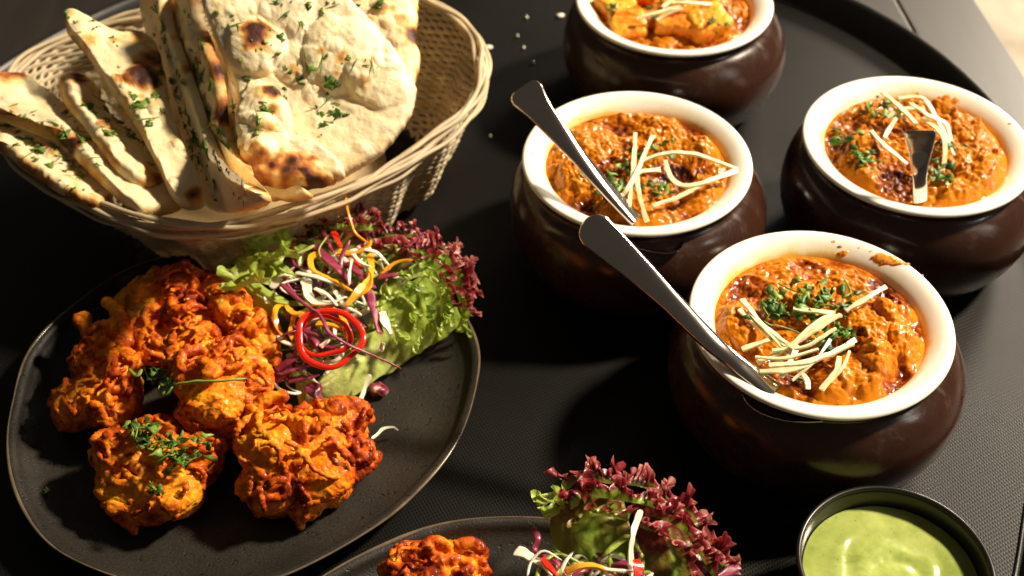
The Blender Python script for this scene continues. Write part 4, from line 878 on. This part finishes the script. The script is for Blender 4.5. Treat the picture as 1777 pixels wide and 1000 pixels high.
# second salad
lettuce('red and green frilled lettuce at the bottom edge, standing on the bottom plate',
  [([(1010, 1060, .020), (975, 980, .034), (955, 920, .044), (960, 870, .052)], [(1110, 1080, .020), (1100, 980, .036), (1090, 900, .048), (1080, 850, .056)], 60, 50, 21, .005, .005, .50, .70),
   ([(1110, 1080, .022), (1105, 980, .038), (1100, 900, .048), (1090, 850, .054)], [(1230, 1080, .022), (1240, 1010, .034), (1220, 950, .042), (1190, 900, .048)], 60, 50, 23, .004, .005, .60, .78)],
  [D(ctrl=[(938, 885, .046), (955, 872, .049), (985, 868, .050)], out=((-.6, .8, .6), (0, .9, .5)), width=.007, seed=21, t0=.20, t1=.30, A1=.002, tooth=.005, f2=300),
   D(ctrl=[(945, 905, .046), (970, 892, .050), (1000, 885, .052)], out=((-.7, .5, .7), (0, .7, .8)), width=.008, seed=22, t0=.25, t1=.45, A1=.003),
   D(ctrl=[(985, 850, .052), (1010, 835, .056), (1060, 840, .058), (1110, 845, .058), (1160, 865, .054)], out=((-.4, .9, .4), (.5, .9, .3)), width=.012, seed=23, t0=.60, t1=1.0, A1=.005, f1=85, tooth=.004),
   D(ctrl=[(990, 885, .054), (1030, 865, .058), (1080, 870, .060), (1130, 880, .058), (1170, 900, .054)], out=((-.3, .5, .9), (.5, .6, .8)), width=.012, seed=24, t0=.45, t1=.98, A1=.005, f1=85, tooth=.003),
   D(ctrl=[(1000, 910, .054), (1040, 895, .058), (1090, 905, .060)], out=((-.3, .2, 1), (.2, .4, .9)), width=.008, seed=25, t0=.30, t1=.75, A1=.004),
   D(ctrl=[(1140, 865, .054), (1185, 885, .052), (1215, 925, .046), (1240, 965, .040), (1265, 1000, .034)], out=((.4, .9, .4), (1, .2, .3)), width=.010, seed=26, t0=.62, t1=1.02, A1=.0045, f1=90, tooth=.004),
   D(ctrl=[(1130, 895, .056), (1175, 915, .054), (1205, 950, .048), (1235, 1000, .040)], out=((.2, .6, .9), (.9, .3, .7)), width=.011, seed=27, t0=.6, t1=1.0, A1=.0045, f1=90),
   D(ctrl=[(1110, 915, .056), (1150, 935, .054), (1185, 975, .048), (1200, 1010, .042)], out=((.2, .5, 1), (.8, .2, .8)), width=.009, seed=28, t0=.62, t1=1.0, A1=.004, f1=90)])

# ------------------------------------------------------------------ salad shreds
def shred(kind, rows):
    cfg = {'orange_strip': (M['orange'], .0018, .0007, 'orange strip', 'orange pepper strips'), 'white_shred': (M['white'], .0015, .0006, 'white cabbage', 'white cabbage shreds'),
           'purple_shred': (M['purple'], .0015, .0006, 'purple cabbage', 'purple cabbage shreds'), 'red_strip': (M['red'], .0015, .0008, 'red strip', 'red pepper strips')}[kind]
    for r in rows:
        pts, lab = r[0], r[1]; k = r[2] if len(r) > 2 else 1.0; tw = r[3] if len(r) > 3 else .8
        strip(kind, pts, cfg[1]*k, cfg[2], cfg[0], lab, cfg[3], cfg[4], twist=tw, n=14*len(pts), square=.7 if kind == 'purple_shred' else 1, segs=8 if kind == 'purple_shred' else 4, smooth=kind == 'purple_shred')
shred('orange_strip', [
 ([(597, 322, .075), (604, 365, .066), (618, 405, .058), (645, 425, .054)], 'thin orange strand standing up from the salad against the basket', .45),
 ([(585, 436, .050), (612, 440, .052), (635, 430, .054), (640, 418, .054)], 'broad orange curl at the foot of the upright strand', 1.5),
 ([(508, 420, .044), (513, 440, .044), (523, 460, .042)], 'short stubby orange strip at the upper left of the salad', 1.3),
 ([(565, 440, .050), (540, 445, .052), (545, 470, .052), (580, 487, .054), (610, 505, .056)], 'hooked orange strip curling through the upper salad', 1.2),
 ([(643, 440, .054), (643, 480, .058), (622, 505, .060), (600, 530, .058)], 'long upright orange strip crossing the middle of the salad', 1.3),
 ([(605, 522, .058), (640, 500, .060), (640, 470, .057)], 'orange strip forking off the long upright one', 1.1),
 ([(500, 525, .044), (480, 535, .046), (478, 560, .044), (495, 590, .038), (510, 605, .034)], 'orange loop hanging over the left of the salad', 1.1),
 ([(495, 530, .047), (515, 545, .050), (545, 530, .050), (580, 535, .052)], 'orange strip running level above the red rings', 1.2),
 ([(512, 545, .046), (505, 575, .042), (515, 605, .034)], 'orange strip drooping beside the loop', 1.1),
 ([(660, 475, .050), (690, 455, .052), (725, 450, .052)], 'orange strip lying across the red frill at the right', .9),
 ([(548, 560, .048), (580, 565, .050), (600, 575, .050)], 'orange strip seen inside the red rings', 1.3),
 ([(592, 545, .052), (600, 565, .052), (603, 590, .048)], 'yellow orange strip crossing the edge of the red rings', 1.1),
 ([(980, 992, .052), (1010, 982, .056), (1045, 986, .056), (1070, 998, .052)], 'orange arc at the bottom edge in front of the second lettuce', 1.3)])
shred('white_shred', [
 ([(513, 473, .050), (545, 480, .054), (575, 490, .054), (590, 497, .054)], 'straight white shred in the upper left of the salad', 1.3),
 ([(612, 440, .056), (625, 455, .060), (645, 465, .060)], 'white shred looping near the top of the salad', 1.0),
 ([(632, 433, .058), (655, 440, .058), (675, 460, .054)], 'white shred arched over the dark frill', 1.0),
 ([(612, 450, .058), (607, 475, .060), (606, 495, .060)], 'thin white shred hanging straight down in the salad', .6),
 ([(425, 473, .042), (440, 478, .042), (455, 482, .040)], 'thin white shred lying on the green lettuce at the left', .8),
 ([(580, 505, .054), (600, 530, .054), (628, 548, .050)], 'white shred sloping down to the right of the rings', 1.2),
 ([(480, 508, .042), (465, 515, .042), (465, 528, .040)], 'curled white shred at the left of the salad', 1.8),
 ([(470, 500, .044), (490, 478, .046), (510, 485, .048)], 'broad pale shred at the left of the salad', 2.4),
 ([(530, 485, .050), (540, 520, .054), (570, 525, .054), (600, 515, .054)], 'cupped pale shred in the middle of the salad', 2.6),
 ([(545, 500, .055), (565, 510, .057), (585, 530, .055)], 'narrow white rib lying on the cupped pale shred', 1.0),
 ([(555, 603, .050), (572, 590, .052)], 'small white cube lying inside the red rings', 1.4),
 ([(663, 540, .050), (668, 560, .048), (678, 580, .044)], 'broad white shred lying on the large green leaf', 2.0),
 ([(658, 610, .038), (665, 595, .041)], 'short pale scrap lower on the large green leaf', 1.8),
 ([(641, 650, .026), (634, 672, .022), (625, 696, .019)], 'straight white stick poking from under the green leaf onto the plate', 1.0),
 ([(645, 762, .024), (665, 746, .020), (680, 741, .016), (690, 747, .013)], 'curved white shred beside the front fritter', .7),
 ([(500, 615, .030), (520, 640, .030), (545, 660, .028)], 'pale shred under the red rings', 1.8),
 ([(1112, 885, .062), (1100, 920, .062), (1094, 960, .058), (1098, 1010, .050)], 'long white shred standing before the second lettuce', 1.2),
 ([(893, 956, .044), (920, 966, .046), (950, 985, .046), (975, 1010, .044)], 'broad tapering white shred at the left of the second salad', 2.2),
 ([(1025, 982, .056), (1060, 990, .056), (1100, 992, .054)], 'thin white shred at the bottom edge of the second salad', .9)])
shred('purple_shred', [
 ([(485, 492, .056), (510, 512, .058), (530, 530, .060), (555, 548, .062), (575, 580, .062), (620, 605, .056), (660, 622, .048), (696, 640, .040)], 'long thin purple strand lying across the red rings', .75),
 ([(545, 425, .048), (570, 450, .052), (600, 480, .054), (610, 495, .052)], 'broad dark purple shred in the upper salad', 2.0),
 ([(690, 440, .052), (710, 425, .056), (738, 402, .058)], 'purple shred sticking out over the red frill', 1.1),
 ([(560, 400, .050), (570, 420, .052), (580, 440, .052)], 'purple rib standing in the rear tuft', .9),
 ([(640, 500, .052), (650, 540, .050), (660, 580, .046)], 'purple shred running down the edge of the green leaf', 1.6),
 ([(600, 455, .052), (630, 480, .054), (650, 500, .052)], 'dark purple shred under the orange strips', 2.0),
 ([(655, 480, .050), (690, 475, .052), (720, 465, .050)], 'dark purple shred at the foot of the red frill', 1.8),
 ([(470, 665, .030), (500, 645, .034), (540, 635, .034)], 'long purple shred at the lower left of the salad', 2.2),
 ([(475, 645, .032), (505, 625, .036), (530, 615, .036)], 'dark purple shred above the lower left one', 2.2),
 ([(540, 665, .030), (550, 685, .028), (570, 700, .022)], 'purple cabbage scrap at the front of the salad', 2.6),
 ([(500, 660, .033), (530, 655, .034), (555, 650, .034)], 'pinkish shred in front of the red rings', 1.6),
 ([(540, 590, .044), (570, 600, .046), (600, 598, .046)], 'dark purple shred filling the red rings', 2.2),
 ([(530, 570, .044), (550, 590, .046), (560, 615, .042)], 'purple shred at the left inside the red rings', 2.0),
 ([(500, 545, .042), (520, 565, .042), (528, 600, .038)], 'dark shred between the orange loop and the rings', 2.4),
 ([(560, 540, .046), (600, 550, .046), (640, 570, .044)], 'purple shred beneath the right of the rings', 2.2),
 ([(925, 915, .044), (933, 935, .044), (930, 955, .042), (965, 975, .044), (985, 1005, .044)], 'wavy purple shred at the left of the second salad', 1.1),
 ([(1285, 985, .038), (1268, 990, .040), (1245, 1005, .042)], 'pink purple shred poking out at the right of the second salad', 1.3),
 ([(1060, 985, .05), (1090, 980, .052), (1120, 1000, .05)], 'purple shred at the bottom edge of the second salad', 1.6)])
shred('red_strip', [
 ([(577, 402, .052), (585, 415, .054), (590, 428, .054)], 'small red strip at the foot of the upright orange strand', 1.4),
 ([(585, 440, .050), (610, 452, .050), (630, 465, .05)], 'red strip beneath the broad orange curl', 1.6),
 ([(940, 968, .048), (955, 985, .050), (970, 1008, .050)], 'red strip beside the white shred of the second salad', 1.3),
 ([(1103, 970, .058), (1106, 985, .058), (1104, 1010, .056)], 'short upright red strip at the bottom of the second salad', 1.8)])
# the tangle under the named shreds: short pieces nobody could count
def tangle(label, cs, n, seed, loc_z):
    rnd = np.random.RandomState(seed)
    for nm, mt, share in (('white_cabbage_tangle', M['white'], .44), ('purple_cabbage_tangle', M['purple'], .22), ('lettuce_tangle', M['lettuce'], .34)):
        parts = []
        for k in range(int(n*share)):
            x, y, sx, sy, z = cs[rnd.randint(len(cs))]; c = at(x + rnd.uniform(-sx, sx), y + rnd.uniform(-sy, sy), z - .004 + .012*rnd.rand())
            d = rnd.normal(size=3)*[1, 1, .25]; d /= np.linalg.norm(d); e = np.cross(d, [0, 0, 1]); ln = .006 + .010*rnd.rand(); cv = rnd.normal(0, .006)
            C = spline([c - d*ln, c - d*ln*.4 + e*cv, c + d*ln*.4 + e*cv*1.2 + [0, 0, .002], c + d*ln], 14)
            v, f = sweep(C, .0006 + .0012*rnd.rand(), .0004, 6, twist=rnd.normal(0, 1), square=.7); parts.append((v, f, .1 + .5*rnd.rand()))
        V, Fc, T = join(parts); add(nm, mesh_data(nm, V, Fc, T), mt, None, label % {'w': 'white cabbage', 'p': 'purple cabbage', 'l': 'green lettuce'}[nm[0]], 'salad', None, 'stuff', loc=tuple(V.mean(0)))
tangle('tangle of short %s shreds under the left salad', [(560, 560, 60, 60, .036), (560, 480, 70, 40, .042), (520, 640, 45, 30, .026), (630, 470, 50, 40, .044)], 105, 91, .03)
tangle('tangle of short %s shreds at the foot of the second salad', [(1020, 1010, 80, 25, .040)], 60, 92, .03)
# a loose bit of purple cabbage on the plate
V, Fc = ico((0, 0, 0), (.0045, .004, .003), 3); V = V + .0022*np.stack([perlin(V*230 + q) for q in (0, 4, 8)], 1); V = V@np.array(Matrix.Rotation(.5, 3, 'Z')).T
T = .45 + 1.2*perlin(V*260 + 3); V += at(656, 676, .012)
add('cabbage_scrap', mesh_data('cabbage_scrap', V, Fc, np.clip(T, 0, 1)), M['purple'], None, 'loose purple and white cabbage scrap alone on the left plate', 'cabbage scrap', None, None, loc=tuple(at(656, 676, .012)))
def ring(cx, cy, rx, ry, zb, zt, w, h, seed, label, tilt=.3):
    a = np.linspace(0, 2*np.pi, 72, endpoint=False); P_ = []
    for t in a:
        k = 1 + .05*math.sin(3*t + seed) + .03*math.sin(5*t + seed*2); x = cx + rx*k*math.cos(t); y = cy - ry*k*math.sin(t); f = (math.sin(t) + 1)/2; P_.append(at(x, y, zb + (zt - zb)*f))
    V, Fc = sweep(np.array(P_), w*(1 + .15*np.sin(2*a + seed)), h, 10, closed=True, up=(0, -.45, .9), square=.75)
    c = np.mean(P_, 0); add('pepper_ring', mesh_data('pepper_ring', V, Fc), M['red'], None, label, 'pepper ring', 'red pepper rings', loc=tuple(c))
ring(571, 587, 55, 49, .050, .060, .0016, .0012, 1.0, 'larger bright red pepper ring on top of the salad')
ring(562, 583, 46, 34, .046, .056, .0013, .0012, 2.4, 'smaller red pepper ring nested inside the larger one')

# ------------------------------------------------------------------ crumbs
crumbs = [(848, 82, 9, 6, 'largest white crumb on the tray just right of the basket'), (972, 27, 9, 5, 'flat tan crumb on the tray left of the top pot'), (914, 30, 3, 3, 'small round crumb near the top edge of the tray'),
          (898, 62, 2.5, 3, 'tiny pale crumb in the row right of the basket, uppermost'), (909, 83, 3, 3, 'tiny pale crumb above the dark spoon end'), (926, 108, 2.5, 2.5, 'tiny dim crumb nearest the dark spoon end'),
          (709, 363, 3, 3, 'tiny white crumb on the tray below the basket corner'), (851, 236, 3, 3, 'tiny white crumb on the tray left of the middle pot')]
for i, (px, py, a_, b_, lab) in enumerate(crumbs):
    V, Fc = ico((0, 0, 0), (a_*.00033, b_*.00045, .0012), 2); V = V*(1 + .35*perlin(V*600 + i*7)[:, None]) ; c = at(px, py, .0012)
    add('crumb', mesh_data('crumb', V + c, Fc), M['crumb'], None, lab, 'crumb', 'crumbs on the tray', loc=tuple(c))
V, Fc, T = leaf_bits([at(84, 850, .0125)], 3, .0008, .0022, 77, zj=.001, stems=0); add('coriander_scrap', mesh_data('coriander_scrap', V, Fc, T), M['herb'], None, 'tiny green coriander scrap alone at the left of the left plate', 'herb scrap', loc=tuple(at(84, 850, .012)))
